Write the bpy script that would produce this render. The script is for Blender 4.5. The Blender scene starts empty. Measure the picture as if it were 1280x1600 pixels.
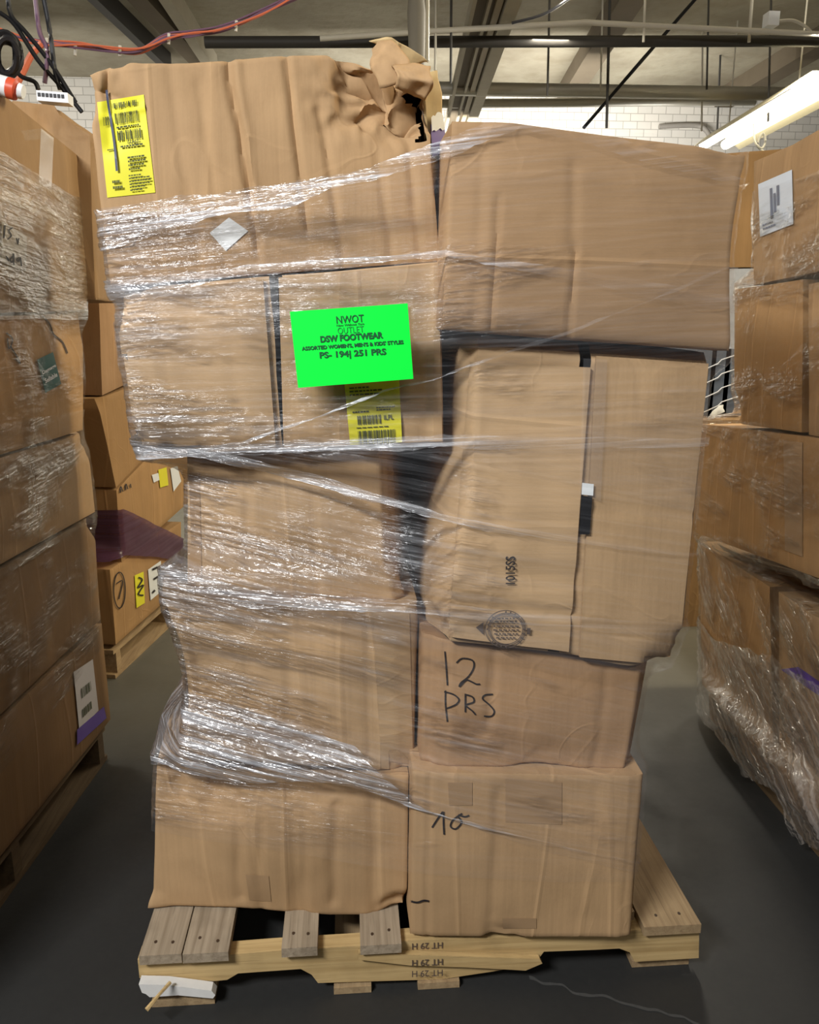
import bpy, bmesh, math, random
from mathutils import Vector, noise
from mathutils.bvhtree import BVHTree
random.seed(7)
def nvec(p):
    return Vector((noise.noise(p), noise.noise(p+Vector((31.7, 11.3, 5.1))), noise.noise(p+Vector((7.9, 53.2, 19.6)))))
C = bpy.context.scene.collection
S = bpy.context.scene

# ------------------------------------------------------------------ camera
F = 1282.0; VX, VY = 540.0, 495.0; HC = 1.41
TH = math.atan((800-VY)/F); PS = math.atan((640-VX)*math.cos(TH)/F)
EYE = Vector((0, 0, HC))
FW = Vector((math.sin(PS)*math.cos(TH), math.cos(PS)*math.cos(TH), -math.sin(TH)))
RT = Vector((math.cos(PS), -math.sin(PS), 0)); UP = RT.cross(FW)
cd = bpy.data.cameras.new('camera'); cam = bpy.data.objects.new('camera', cd); C.objects.link(cam)
cam.location = EYE
cam.rotation_mode = 'QUATERNION'; cam.rotation_quaternion = FW.to_track_quat('-Z', 'Y')
cd.sensor_fit = 'HORIZONTAL'; cd.sensor_width = 36.0; cd.lens = 36.0*F/1280.0
cd.clip_start = 0.02; cd.clip_end = 200
S.camera = cam

# ------------------------------------------------------------------ exposure, world, lamps
S.view_settings.view_transform = 'Standard'; S.view_settings.look = 'None'
S.view_settings.exposure = 0.0; S.view_settings.gamma = 1.0; S.view_settings.use_curve_mapping = False
try: S.cycles.use_denoising = True
except Exception: pass
S.cycles.transparent_max_bounces = 24; S.cycles.max_bounces = 8
S.cycles.sample_clamp_indirect = 6.0
W = bpy.data.worlds.new('warehouse_ambient'); S.world = W; W.use_nodes = True
W.node_tree.nodes['Background'].inputs[0].default_value = (1.0, 0.93, 0.80, 1)
W.node_tree.nodes['Background'].inputs[1].default_value = 0.034

def lamp(name, loc, target, sx, sy, power, col):
    l = bpy.data.lights.new(name, 'AREA'); l.shape = 'RECTANGLE'; l.size = sx; l.size_y = sy
    l.energy = power; l.color = col
    o = bpy.data.objects.new(name, l); C.objects.link(o); o.location = loc
    o.rotation_euler = (Vector(target)-Vector(loc)).to_track_quat('-Z', 'Y').to_euler()
    return o
lamp('ceiling_light_left_behind_viewer', (-1.9, -0.95, 3.3), (0.2, 1.5, 1.0), 1.3, 0.22, 192, (0.96, 0.97, 0.98))
lamp('fill_light_behind_viewer', (0.5, -2.2, 3.2), (0.1, 1.5, 1.0), 1.3, 0.22, 20, (1.0, 0.98, 0.95))  # unseen fill added to soften the key from the left
lamp('ceiling_light_right', (2.8, 2.4, 3.5), (0.6, 2.4, 0.8), 0.25, 1.3, 120, (1.0, 0.86, 0.60))
for nm, x, y, p in (('near', 3.9, 6.5, 150), ('left', -2.6, 4.8, 170), ('middle', 1.7, 6.3, 110)):  # added overhead backlights for far floor and ceiling; near continues the visible fixture row
    lamp('added_backlight_'+nm, (x, y, 3.6), (x, y, 0), 0.3, 2.4, p, (1.0, 0.93, 0.78))
    lamp('added_backlight_'+nm+'_top', (x, y, 3.7), (x, y, 9), 0.3, 2.4, p*0.2, (1.0, 0.93, 0.78))  # upward copies added to brighten the ceiling
lamp('added_wall_wash_left', (-4.5, 10.3, 3.2), (-4.5, 12.6, 3.4), 4.0, 0.3, 60, (1.0, 0.97, 0.92))  # added wash to lift the dark left part of the brick wall
lamp('added_wall_wash', (2.0, 10.3, 3.2), (2.2, 12.6, 3.4), 4.0, 0.3, 230, (1.0, 0.97, 0.92))  # added wash that brightens the brick wall, no fixture stands there

# ------------------------------------------------------------------ pixel helpers: where a point of the place stands
def ray(px, py): return (px-640)/F*RT - (py-800)/F*UP + FW
def at_z(px, py, z):
    d = ray(px, py); return EYE + d*((z-HC)/d.z)
def at_y(px, py, y):
    d = ray(px, py); return EYE + d*(y/d.y)
def at_plane(px, py, P, N):
    d = ray(px, py); return EYE + d*((P-EYE).dot(N)/d.dot(N))

# ------------------------------------------------------------------ materials
class NT:
    def __init__(s, name):
        s.m = bpy.data.materials.new(name); s.m.use_nodes = True
        s.t = s.m.node_tree; s.t.nodes.clear(); s.out = s.n('ShaderNodeOutputMaterial')
    def n(s, typ, **kw):
        nd = s.t.nodes.new(typ)
        for k, v in kw.items():
            if k.startswith('i_'):
                key = k[2:]; key = int(key) if key.isdigit() else key.replace('_', ' ')
                nd.inputs[key].default_value = v
            else: setattr(nd, k, v)
        return nd
    def l(s, a, b): s.t.links.new(a, b)
    def ramp(s, src, stops):
        r = s.n('ShaderNodeValToRGB'); e = r.color_ramp.elements
        while len(e) < len(stops): e.new(0.5)
        for el, (p, c) in zip(e, stops):
            el.position = p; el.color = (c, c, c, 1) if isinstance(c, (int, float)) else (*c, 1)
        s.l(src, r.inputs[0]); return r.outputs[0]
    def noise(s, vec, scale, detail=4, rough=0.55, mscale=None, dist=0.0):
        if mscale is not None:
            mp = s.n('ShaderNodeMapping'); mp.inputs['Scale'].default_value = mscale
            s.l(vec, mp.inputs[0]); vec = mp.outputs[0]
        n = s.n('ShaderNodeTexNoise'); n.inputs['Scale'].default_value = scale
        n.inputs['Detail'].default_value = detail; n.inputs['Roughness'].default_value = rough
        n.inputs['Distortion'].default_value = dist
        s.l(vec, n.inputs['Vector']); return n.outputs[0]
    def mix(s, fac, a, b, typ='MIX'):
        m = s.n('ShaderNodeMix', data_type='RGBA', blend_type=typ)
        for sock, v in ((m.inputs[0], fac), (m.inputs[6], a), (m.inputs[7], b)):
            if isinstance(v, (int, float)): sock.default_value = v
            elif isinstance(v, tuple): sock.default_value = (*v, 1)
            else: s.l(v, sock)
        return m.outputs[2]
    def math(s, op, a, b=0.0):
        m = s.n('ShaderNodeMath', operation=op)
        for i, v in enumerate((a, b)):
            if isinstance(v, (int, float)): m.inputs[i].default_value = v
            else: s.l(v, m.inputs[i])
        return m.outputs[0]
    def principled(s, col, rough=0.8, bump=None, bstr=0.3, bdist=0.002, spec=0.3, metal=0.0):
        p = s.n('ShaderNodeBsdfPrincipled')
        if isinstance(col, tuple): p.inputs['Base Color'].default_value = (*col, 1)
        else: s.l(col, p.inputs['Base Color'])
        if isinstance(rough, (int, float)): p.inputs['Roughness'].default_value = rough
        else: s.l(rough, p.inputs['Roughness'])
        p.inputs['Specular IOR Level'].default_value = spec; p.inputs['Metallic'].default_value = metal
        if bump is not None:
            b = s.n('ShaderNodeBump'); b.inputs['Strength'].default_value = bstr; b.inputs['Distance'].default_value = bdist
            s.l(bump, b.inputs['Height']); s.l(b.outputs[0], p.inputs['Normal'])
        s.l(p.outputs[0], s.out.inputs[0]); return s.m

def cardboard(name, base, flute='v', seed=0.0, wear=1.0):
    t = NT(name); g = t.n('ShaderNodeNewGeometry').outputs['Position']
    mp = t.n('ShaderNodeMapping'); mp.inputs['Location'].default_value = (seed*3.1, seed*1.7, seed*2.3); t.l(g, mp.inputs[0])
    v = mp.outputs[0]
    big = t.noise(v, 2.2, 3)
    blot = t.noise(v, 7.0, 6, 0.65)
    sv = (lambda k, w: (k, k, w)) if flute == 'v' else (lambda k, w: (w, w, k))
    fl = t.noise(v, 1.0, 3, 0.5, sv(130, 2.5))
    wide = t.noise(v, 1.0, 3, 0.5, sv(16, 0.9))
    fib = t.noise(v, 170.0, 2)
    def ridge(n, w):     # thin line where the noise crosses its middle value
        return t.ramp(t.math('ABSOLUTE', t.math('SUBTRACT', n, 0.5)), [(0.0, 1.0), (w, 0.0)])
    cr = ridge(t.noise(v, 1.0, 1, 0.4, sv(5.5, 0.35)), 0.020)
    mask = t.ramp(t.noise(v, 2.6, 2), [(0.48, 0.0), (0.60, 1.0)])
    wr = t.math('MULTIPLY', ridge(t.noise(v, 4.0, 2, 0.5, None, 0.9), 0.022), mask)
    dark = tuple(c*0.80 for c in base); lite = tuple(min(1, c*1.10) for c in base)
    c = t.mix(t.ramp(big, [(0.35, 0.0), (0.65, 1.0)]), dark, lite)
    c = t.mix(t.math('MULTIPLY', t.ramp(blot, [(0.52, 0.0), (0.72, 1.0)]), 0.5), c, tuple(b*f for b, f in zip(base, (0.72, 0.68, 0.62))))
    c = t.mix(t.math('MULTIPLY', t.ramp(wide, [(0.40, 0.0), (0.66, 1.0)]), 0.38), c, tuple(b*0.72 for b in base))
    c = t.mix(t.math('MULTIPLY', t.ramp(fl, [(0.35, 0.0), (0.65, 1.0)]), 0.22), c, tuple(b*0.70 for b in base))
    c = t.mix(t.math('MULTIPLY', fib, 0.14), c, tuple(min(1, b*1.3) for b in base))
    wl = t.math('MULTIPLY', t.math('MAXIMUM', cr, t.math('MULTIPLY', wr, 0.25)), 0.20*wear)
    c = t.mix(wl, c, tuple(min(1, b*1.45) for b in base))      # rubbed pale along old creases
    h = t.math('ADD', t.math('MULTIPLY', fl, 0.12), t.math('ADD', t.math('MULTIPLY', blot, 0.35), t.math('MULTIPLY', wide, 0.55)))
    h = t.math('ADD', h, t.math('MULTIPLY', t.math('ADD', cr, t.math('MULTIPLY', wr, 0.4)), 0.35*wear))
    return t.principled(c, 0.80, h, 0.55, 0.007, 0.25)

def plain(name, col, rough=0.6, spec=0.3, var=0.12, scale=25.0, metal=0.0, bstr=0.1):
    t = NT(name); g = t.n('ShaderNodeNewGeometry').outputs['Position']
    n = t.noise(g, scale, 4)
    c = t.mix(t.math('MULTIPLY', n, var*2), col, tuple(x*0.6 for x in col))
    return t.principled(c, rough, n, bstr, 0.002, spec, metal)

def wood(name, a, b, axis, grain=1.0):
    t = NT(name); g = t.n('ShaderNodeNewGeometry').outputs['Position']
    s = {'x': (2, 60, 60), 'y': (60, 2, 60)}[axis]
    n1 = t.noise(g, 1.0, 6, 0.65, s, 0.4); n2 = t.noise(g, 7.0, 4); n3 = t.noise(g, 1.0, 3, 0.5, tuple(k*3 for k in s))
    c = t.mix(t.ramp(n1, [(0.32, 0.0), (0.68, 1.0)]), a, b)
    c = t.mix(t.math('MULTIPLY', t.ramp(n2, [(0.5, 0.0), (0.75, 1.0)]), 0.45), c, tuple(x*0.55 for x in a))
    c = t.mix(t.math('MULTIPLY', t.ramp(n3, [(0.6, 0.0), (0.7, 1.0)]), 0.35*grain), c, tuple(x*0.4 for x in a))
    return t.principled(c, 0.75, n1, 0.35, 0.003, 0.25)

def film_mat(name, milk, streak, gloss, tint=(0.90, 0.92, 0.97), fine=1.0, rough=0.2, loose=0.0, bump=1.0, patch=(0.46, 0.62), lean=0.0, fade=0.0):
    # stretch film: clear sheet, milky where plies gather, glossy and creased along the pull
    t = NT(name); uv = t.n('ShaderNodeUVMap').outputs[0]
    s1 = t.noise(uv, 1.0, 6, 0.62, (1.3, 70*fine, 1), 0.25)
    s2 = t.noise(uv, 1.0, 4, 0.6, (4.0, 230*fine, 1), 0.2)
    pt = t.noise(uv, 1.0, 4, 0.6, (3.4, 7.0, 1), 0.4)
    crk = t.noise(uv, 1.0, 2, 0.5, (11, 120*fine, 1), 0.5)
    crk2 = t.noise(uv, 1.0, 2, 0.5, (30, 62*fine, 1), 0.8)
    if lean:    # the film hangs looser towards the left corner of the stack
        sp = t.n('ShaderNodeSeparateXYZ'); t.l(t.n('ShaderNodeNewGeometry').outputs['Position'], sp.inputs[0])
        pt = t.math('ADD', pt, t.math('MULTIPLY', t.math('SUBTRACT', 0.12, sp.outputs[0]), lean))
    pt = t.math('ADD', pt, loose)
    st = t.ramp(s1, [(0.48, 0.0), (0.70, 1.0)])
    st2 = t.ramp(s2, [(0.54, 0.0), (0.70, 1.0)])
    pat = t.ramp(pt, [(patch[0], 0.0), (patch[1], 1.0)])
    dens = t.math('MULTIPLY', t.math('ADD', st, t.math('MULTIPLY', st2, 0.6)), t.math('ADD', 0.35, t.math('MULTIPLY', pat, 0.9)))
    fac = t.math('ADD', milk, t.math('MULTIPLY', dens, streak)); fac = t.math('MINIMUM', fac, 0.8)
    if fade:    # fewer plies on the right half, where the film was pulled thin
        sq = t.n('ShaderNodeSeparateXYZ'); t.l(t.n('ShaderNodeNewGeometry').outputs['Position'], sq.inputs[0])
        fd = t.ramp(t.math('ADD', t.math('MULTIPLY', sq.outputs[0], 1.0), 0.5), [(0.56, 1.0), (0.86, 1.0-fade)])
        fac = t.math('MULTIPLY', fac, fd); dens = t.math('MULTIPLY', dens, fd); pat = t.math('MULTIPLY', pat, fd)
    h = t.math('ADD', t.math('MULTIPLY', s1, 0.5), t.math('MULTIPLY', t.math('ADD', crk, t.math('MULTIPLY', crk2, 0.7)), t.math('ADD', 0.12, t.math('MULTIPLY', pat, 1.0))))
    b = t.n('ShaderNodeBump'); b.inputs['Strength'].default_value = bump; b.inputs['Distance'].default_value = 0.009
    t.l(h, b.inputs['Height'])
    tr = t.n('ShaderNodeBsdfTransparent'); tr.inputs[0].default_value = (1, 1, 1, 1)
    df = t.n('ShaderNodeBsdfDiffuse'); df.inputs[0].default_value = (*tint, 1); 
    gl = t.n('ShaderNodeBsdfGlossy'); gl.inputs['Color'].default_value = (1, 1, 1, 1); gl.inputs['Roughness'].default_value = rough
    t.l(b.outputs[0], gl.inputs['Normal'])
    m1 = t.n('ShaderNodeMixShader'); t.l(fac, m1.inputs[0]); t.l(tr.outputs[0], m1.inputs[1]); t.l(df.outputs[0], m1.inputs[2])
    lw = t.n('ShaderNodeFresnel'); lw.inputs['IOR'].default_value = 1.45; t.l(b.outputs[0], lw.inputs['Normal'])
    gf = t.math('MULTIPLY', t.math('ADD', lw.outputs[0], t.math('MULTIPLY', dens, 0.06)), t.math('MULTIPLY', t.math('ADD', 0.15, pat), gloss))
    if fade: gf = t.math('MULTIPLY', gf, fd)
    gf = t.math('MINIMUM', gf, 0.6)
    m2 = t.n('ShaderNodeMixShader'); t.l(gf, m2.inputs[0]); t.l(m1.outputs[0], m2.inputs[1]); t.l(gl.outputs[0], m2.inputs[2])
    t.l(m2.outputs[0], t.out.inputs[0]); return t.m

def emit(name, col, s):
    t = NT(name); e = t.n('ShaderNodeEmission'); e.inputs[0].default_value = (*col, 1); e.inputs[1].default_value = s
    t.l(e.outputs[0], t.out.inputs[0]); return t.m

KR = (0.42, 0.275, 0.155)
M = {}
M['ink'] = plain('black_marker_ink', (0.025, 0.02, 0.02), 0.5)
M['print'] = plain('grey_print_ink', (0.10, 0.07, 0.055), 0.7)
M['yellow'] = plain('yellow_label_paper', (0.72, 0.67, 0.035), 0.55, 0.3, 0.05)
M['yprint'] = plain('label_print', (0.07, 0.08, 0.03), 0.7)
M['white'] = plain('white_label_paper', (0.74, 0.76, 0.76), 0.55, 0.3, 0.06)
M['green'] = plain('fluorescent_green_card', (0.0, 0.93, 0.055), 0.6, 0.2, 0.02)
M['gprint'] = plain('dark_green_print', (0.005, 0.10, 0.03), 0.6)
M['gprint_light'] = plain('mid_green_print', (0.005, 0.30, 0.05), 0.6)
M['dkgreen'] = plain('dark_green_sticker', (0.012, 0.09, 0.075), 0.45)
M['tape'] = plain('tan_packing_tape', (0.37, 0.235, 0.125), 0.32, 0.5, 0.2, 12)
M['purple'] = plain('purple_tape', (0.11, 0.055, 0.32), 0.4, 0.5, 0.2, 14)
M['inner'] = cardboard('pale_torn_cardboard', (0.60, 0.44, 0.22), 'v', 9)
M['wood_y'] = wood('weathered_grey_board', (0.23, 0.175, 0.115), (0.40, 0.32, 0.225), 'y')
M['wood_x'] = wood('yellow_pine_stringer', (0.40, 0.265, 0.11), (0.58, 0.41, 0.19), 'x', 0.7)
M['nail'] = plain('rusty_nail', (0.06, 0.035, 0.02), 0.6)
M['wood_w'] = plain('white_splintered_wood', (0.72, 0.70, 0.66), 0.7, 0.2, 0.15, 60)
M['wood_d'] = wood('old_brown_board', (0.27, 0.18, 0.095), (0.40, 0.285, 0.155), 'y')
M['wood_k'] = wood('dark_brown_board', (0.075, 0.047, 0.024), (0.12, 0.08, 0.04), 'y')  # much darker brown than the old board
M['steel'] = plain('galvanised_steel', (0.52, 0.50, 0.44), 0.42, 0.5, 0.2, 8, 0.6)
M['conduit'] = plain('painted_conduit', (0.55, 0.52, 0.44), 0.5, 0.4, 0.15, 10)
M['darkpipe'] = plain('dark_iron_pipe', (0.045, 0.042, 0.038), 0.55)
M['beam'] = plain('dusty_beam', (0.155, 0.125, 0.085), 0.8, 0.2, 0.3, 6)
M['beam_lite'] = plain('pale_dusty_flange', (0.42, 0.38, 0.29), 0.75, 0.2, 0.25, 7)
M['black'] = plain('black_rubber', (0.012, 0.012, 0.014), 0.5)
M['red_wire'] = plain('orange_red_cable', (0.60, 0.15, 0.07), 0.5)
M['purple_wire'] = plain('dull_purple_cable', (0.16, 0.09, 0.14), 0.5)
M['whiteplastic'] = plain('white_plastic', (0.72, 0.74, 0.76), 0.4, 0.5, 0.05)
M['redplastic'] = plain('red_plastic', (0.62, 0.09, 0.04), 0.4)

# ------------------------------------------------------------------ object helpers
def tag(o, label=None, cat=None, group=None, kind=None):
    if label: o['label'] = label
    if cat: o['category'] = cat
    if group: o['group'] = group
    if kind: o['kind'] = kind
    return o
def mesh_obj(name, verts, faces, mat, parent=None, smooth=None, uvs=None, origin=None):
    if origin is None:
        if parent is not None: origin = Vector(parent['_o'])
        else:
            xs = [v[0] for v in verts]; ys = [v[1] for v in verts]; zs = [v[2] for v in verts]
            origin = Vector(((min(xs)+max(xs))/2, (min(ys)+max(ys))/2, min(zs)))
    me = bpy.data.meshes.new(name)
    me.from_pydata([Vector(v)-origin for v in verts], [], faces)
    me.materials.append(mat)
    if uvs is not None:
        ul = me.uv_layers.new(name='UVMap')
        for i, lp in enumerate(me.loops): ul.data[i].uv = uvs[lp.vertex_index]
    bm = bmesh.new(); bm.from_mesh(me); bmesh.ops.recalc_face_normals(bm, faces=bm.faces); bm.to_mesh(me); bm.free()
    if smooth is not None:
        me.shade_smooth()
        if smooth < 179: me.set_sharp_from_angle(angle=math.radians(smooth))
    o = bpy.data.objects.new(name, me); C.objects.link(o)
    o['_o'] = origin[:]
    if parent is not None: o.parent = parent
    else: o.location = origin
    return o
def empty(name, loc):
    o = bpy.data.objects.new(name, None); C.objects.link(o); o.location = loc; o['_o'] = tuple(loc); o.empty_display_size = 0.1
    return o

class MB:
    def __init__(s): s.v = []; s.f = []
    def add(s, vs, fs):
        k = len(s.v); s.v += [Vector(v) for v in vs]; s.f += [tuple(i+k for i in f) for f in fs]
    def box(s, lo, hi):
        x0, y0, z0 = lo; x1, y1, z1 = hi
        s.hexa([(x0,y0,z0),(x1,y0,z0),(x1,y1,z0),(x0,y1,z0),(x0,y0,z1),(x1,y0,z1),(x1,y1,z1),(x0,y1,z1)])
    def hexa(s, p): s.add(p, [(3,2,1,0),(4,5,6,7),(0,1,5,4),(1,2,6,5),(2,3,7,6),(3,0,4,7)])
    def tube(s, pts, r, n=8):
        pts = [Vector(p) for p in pts]; rings = []
        for i, p in enumerate(pts):
            d = (pts[min(i+1, len(pts)-1)]-pts[max(i-1, 0)]).normalized()
            a = d.cross(Vector((0, 0, 1)))
            if a.length < 0.05: a = d.cross(Vector((0, 1, 0)))
            a.normalize(); b = d.cross(a); rr = r[i] if isinstance(r, (list, tuple)) else r
            rings.append([p + (a*math.cos(2*math.pi*k/n)+b*math.sin(2*math.pi*k/n))*rr for k in range(n)])
        vs = [v for R_ in rings for v in R_]; fs = []
        for i in range(len(rings)-1):
            for k in range(n):
                fs.append((i*n+k, i*n+(k+1) % n, (i+1)*n+(k+1) % n, (i+1)*n+k))
        fs.append(tuple(range(n-1, -1, -1))); fs.append(tuple(range((len(rings)-1)*n, len(rings)*n)))
        s.add(vs, fs)
    def prism(s, outline, a, b):   # outline: list of points, a,b: two offset vectors
        n = len(outline); vs = [Vector(p)+Vector(a) for p in outline]+[Vector(p)+Vector(b) for p in outline]
        s.add(vs, [tuple(range(n-1, -1, -1)), tuple(range(n, 2*n))]+[(i, (i+1) % n, n+(i+1) % n, n+i) for i in range(n)])
    def build(s, name, mat, parent=None, smooth=40): return mesh_obj(name, s.v, s.f, mat, parent, smooth)

def smooth_pts(pts, n=6):
    pts = [Vector(p) for p in pts]; out = []
    for i in range(len(pts)-1):
        p0, p1, p2, p3 = pts[max(i-1, 0)], pts[i], pts[i+1], pts[min(i+2, len(pts)-1)]
        for k in range(n):
            t = k/n
            out.append(0.5*((2*p1)+(p2-p0)*t+(2*p0-5*p1+4*p2-p3)*t*t+(3*p1-p0-3*p2+p3)*t**3))
    out.append(pts[-1]); return out
def plerp(poly, x):
    if x <= poly[0][0]: return poly[0][1]
    for (x0, y0), (x1, y1) in zip(poly, poly[1:]):
        if x <= x1: return y0+(y1-y0)*(x-x0)/(x1-x0) if x1 > x0 else y1
    return poly[-1][1]
def sstep(a, b, x):
    t = max(0, min(1, (x-a)/(b-a))); return t*t*(3-2*t)

# ------------------------------------------------------------------ the cardboard box
BOXES = {}
def carton(name, corners, mat, nu=84, nv=56, nw=14, creases=(), folds=(), dents=(), rough=0.004, bulge=0.008, edge=None, seed=0, cut=None):
    """corners: 8 points, front TL TR BR BL then back TL TR BR BL.  One continuous shell with worn, creased faces."""
    c = [Vector(p) for p in corners]
    nfront = ((c[1]-c[0]).cross(c[3]-c[0])).normalized()
    if nfront.dot(c[4]-c[0]) > 0: nfront = -nfront
    back = -nfront
    def P(u, v, w):
        f = c[0].lerp(c[1], u).lerp(c[3].lerp(c[2], u), v); b = c[4].lerp(c[5], u).lerp(c[7].lerp(c[6], u), v)
        return f.lerp(b, w)
    idx = {}; vs = []; fs = []; par = []
    ctr = P(.5, .5, .5)
    wid = (c[1]-c[0]).length; hei = (c[3]-c[0]).length
    right = (c[1]-c[0]).normalized(); down = (c[3]-c[0]).normalized()
    def vert(i, j, k):
        key = (i, j, k)
        if key in idx: return idx[key]
        u, v, w = i/nu, j/nv, k/nw
        p = P(u, v, w)
        d = Vector()
        eu = min(u, 1-u)*wid; ev = min(v, 1-v)*hei
        onf = k == 0
        q = p*1.0 + Vector((seed*7.3, seed*3.1, seed*5.7))
        amp = rough*(0.35+0.65*sstep(0.0, 0.06, min(eu, ev) if onf else 0.03))
        d += nvec(q*6.0)*amp + nvec(q*17.0)*amp*0.35
        if k == 0 or w < 0.5:
            fade = 1 if k == 0 else max(0, 1-w*4)
            if onf: d += nfront*bulge*math.sin(math.pi*u)*math.sin(math.pi*v)
            for cr in creases:     # (u at top, u at bottom, depth, width, v0, v1)
                u0, u1, dp, wd, v0, v1 = cr
                uu = u0+(u1-u0)*v + 0.006*noise.noise(Vector((v*5, seed, u0*9)))
                x = (u-uu)*wid/wd
                g = math.exp(-x*x) * sstep(v0-0.06, v0+0.02, v)*(1-sstep(v1-0.02, v1+0.06, v))
                d += back*dp*g*fade
            for (ax, pos, sgn, dp) in folds:   # a panel beyond a fold line leans back
                t = (u if ax == 'u' else v)
                ex = max(0, (t-pos)*sgn)
                d += back*ex*dp*fade
        for (du, dv, dw, r, mv, nz) in dents:
            dist = (Vector(((u-du)*wid, (v-dv)*hei, (w-dw)*(c[4]-c[0]).length))).length
            if dist < r:
                g = (1-(dist/r)**2)**2
                d += (right*mv[0]+down*mv[1]+back*mv[2])*g
                if nz: d += nvec(q*22.0)*nz*g + nvec(q*48.0)*nz*0.5*g
        if edge and (j == 0 or v < 0.12) and edge.get('top'): d += -down*plerp(edge['top'], u)*(1-min(1, v/0.12))
        if edge and v > 0.85 and edge.get('bot'): d += down*plerp(edge['bot'], u)*((v-0.85)/0.15)
        if edge and u < 0.15 and edge.get('left'): d += right*plerp(edge['left'], v)*(1-u/0.15)
        if edge and u > 0.85 and edge.get('right'): d += right*plerp(edge['right'], v)*((u-0.85)/0.15)
        # softened arrises
        nb = sum((i in (0, nu), j in (0, nv), k in (0, nw)))
        if nb >= 2: d += (ctr-p).normalized()*0.003
        idx[key] = len(vs); vs.append(p+d); par.append((u, v, w)); return idx[key]
    for i in range(nu):
        for j in range(nv):
            for k in (0, nw):
                q = (vert(i, j, k), vert(i+1, j, k), vert(i+1, j+1, k), vert(i, j+1, k)); fs.append(q)
    for i in range(nu):
        for k in range(nw):
            for j in (0, nv): fs.append((vert(i, j, k), vert(i+1, j, k), vert(i+1, j, k+1), vert(i, j, k+1)))
    for j in range(nv):
        for k in range(nw):
            for i in (0, nu): fs.append((vert(i, j, k), vert(i, j+1, k), vert(i, j+1, k+1), vert(i, j, k+1)))
    bvh = BVHTree.FromPolygons(vs, fs)
    ff = fs
    if cut:
        ff = [f for f in fs if not (all(par[a][2] == 0 for a in f) and cut(sum(par[a][0] for a in f)/4, sum(par[a][1] for a in f)/4))]
    o = mesh_obj(name, vs, ff, mat, None, 50)
    BOXES[o.name] = (bvh, vs, nfront)
    return o

def hit(box, px, py, off, bvh=None):
    d = ray(px, py).normalized()
    b, vs, nf = BOXES[box.name] if bvh is None else (bvh, None, None)
    loc, nor, i, dist = b.ray_cast(EYE, d)
    if loc is None:
        loc, nor, i, dist = b.find_nearest(EYE+d*1.75)
    if nf is None: nf = nor if nor.dot(d) < 0 else -nor
    return loc+nf*off

def quad_uv(q, u, v):
    a = Vector((*q[0], 0)).lerp(Vector((*q[1], 0)), u); b = Vector((*q[3], 0)).lerp(Vector((*q[2], 0)), u)
    p = a.lerp(b, v); return p.x, p.y
def decal(name, box, quad, mat, off=0.0015, nx=8, ny=8, thick=0.0, jag=0.0, lift=None):
    vs = []; fs = []
    for j in range(ny+1):
        for i in range(nx+1):
            x, y = quad_uv(quad, i/nx, j/ny)
            if jag and i in (0, nx): x += random.uniform(-jag, jag)
            if jag and j in (0, ny): y += random.uniform(-jag, jag)
            lf = lift(i/nx, j/ny) if lift else 0
            vs.append(hit(box, x, y, off+thick+lf))
    n = nx+1
    for j in range(ny):
        for i in range(nx): fs.append((j*n+i, j*n+i+1, (j+1)*n+i+1, (j+1)*n+i))
    if thick:
        rim = [i for i in range(nx+1)]+[j*n+nx for j in range(1, ny+1)]+[ny*n+i for i in range(nx-1, -1, -1)]+[j*n for j in range(ny-1, 0, -1)]
        nf = BOXES[box.name][2]; k0 = len(vs)
        for r_ in rim: vs.append(vs[r_]-nf*(thick+off*0.5))
        for a in range(len(rim)):
            b = (a+1) % len(rim); fs.append((rim[a], rim[b], k0+b, k0+a))
    return mesh_obj(name, vs, fs, mat, root_of(box), 60)
def root_of(b): return b
def strips(name, box, rects, mat, parent, off=0.0026, seg=3, bvh=None):
    """many little printed bars, each a px quad"""
    mb = MB()
    for q in rects:
        vs = []
        for j in range(seg+1):
            for i in (0, 1): vs.append(hit(box, *quad_uv(q, i, j/seg), off, bvh))
        mb.add(vs, [(2*j, 2*j+1, 2*j+3, 2*j+2) for j in range(seg)])
    return mesh_obj(name, mb.v, mb.f, mat, parent, None)
def sub_rect(q, u0, v0, u1, v1):
    return [quad_uv(q, u0, v0), quad_uv(q, u1, v0), quad_uv(q, u1, v1), quad_uv(q, u0, v1)]
def barcode_rects(q, u0, v0, u1, v1, n, rnd):
    r = []; u = u0; st = (u1-u0)/n
    while u < u1:
        w = st*rnd.choice((0.3, 0.5, 0.9)); r.append(sub_rect(q, u, v0, min(u+w, u1), v1)); u += w+st*rnd.choice((0.25, 0.5, 0.8))
    return r
def text_lines(q, u0, v0, u1, v1, n, rnd):
    r = []
    for k in range(n):
        v = v0+(v1-v0)*(k+0.25)/n; h = (v1-v0)/n*0.45; u = u0
        end = u1-(u1-u0)*rnd.random()*0.45
        while u < end:
            w = (u1-u0)*rnd.uniform(0.05, 0.16); r.append(sub_rect(q, u, v, min(u+w, u1), v+h)); u += w+(u1-u0)*0.025
    return r
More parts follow.
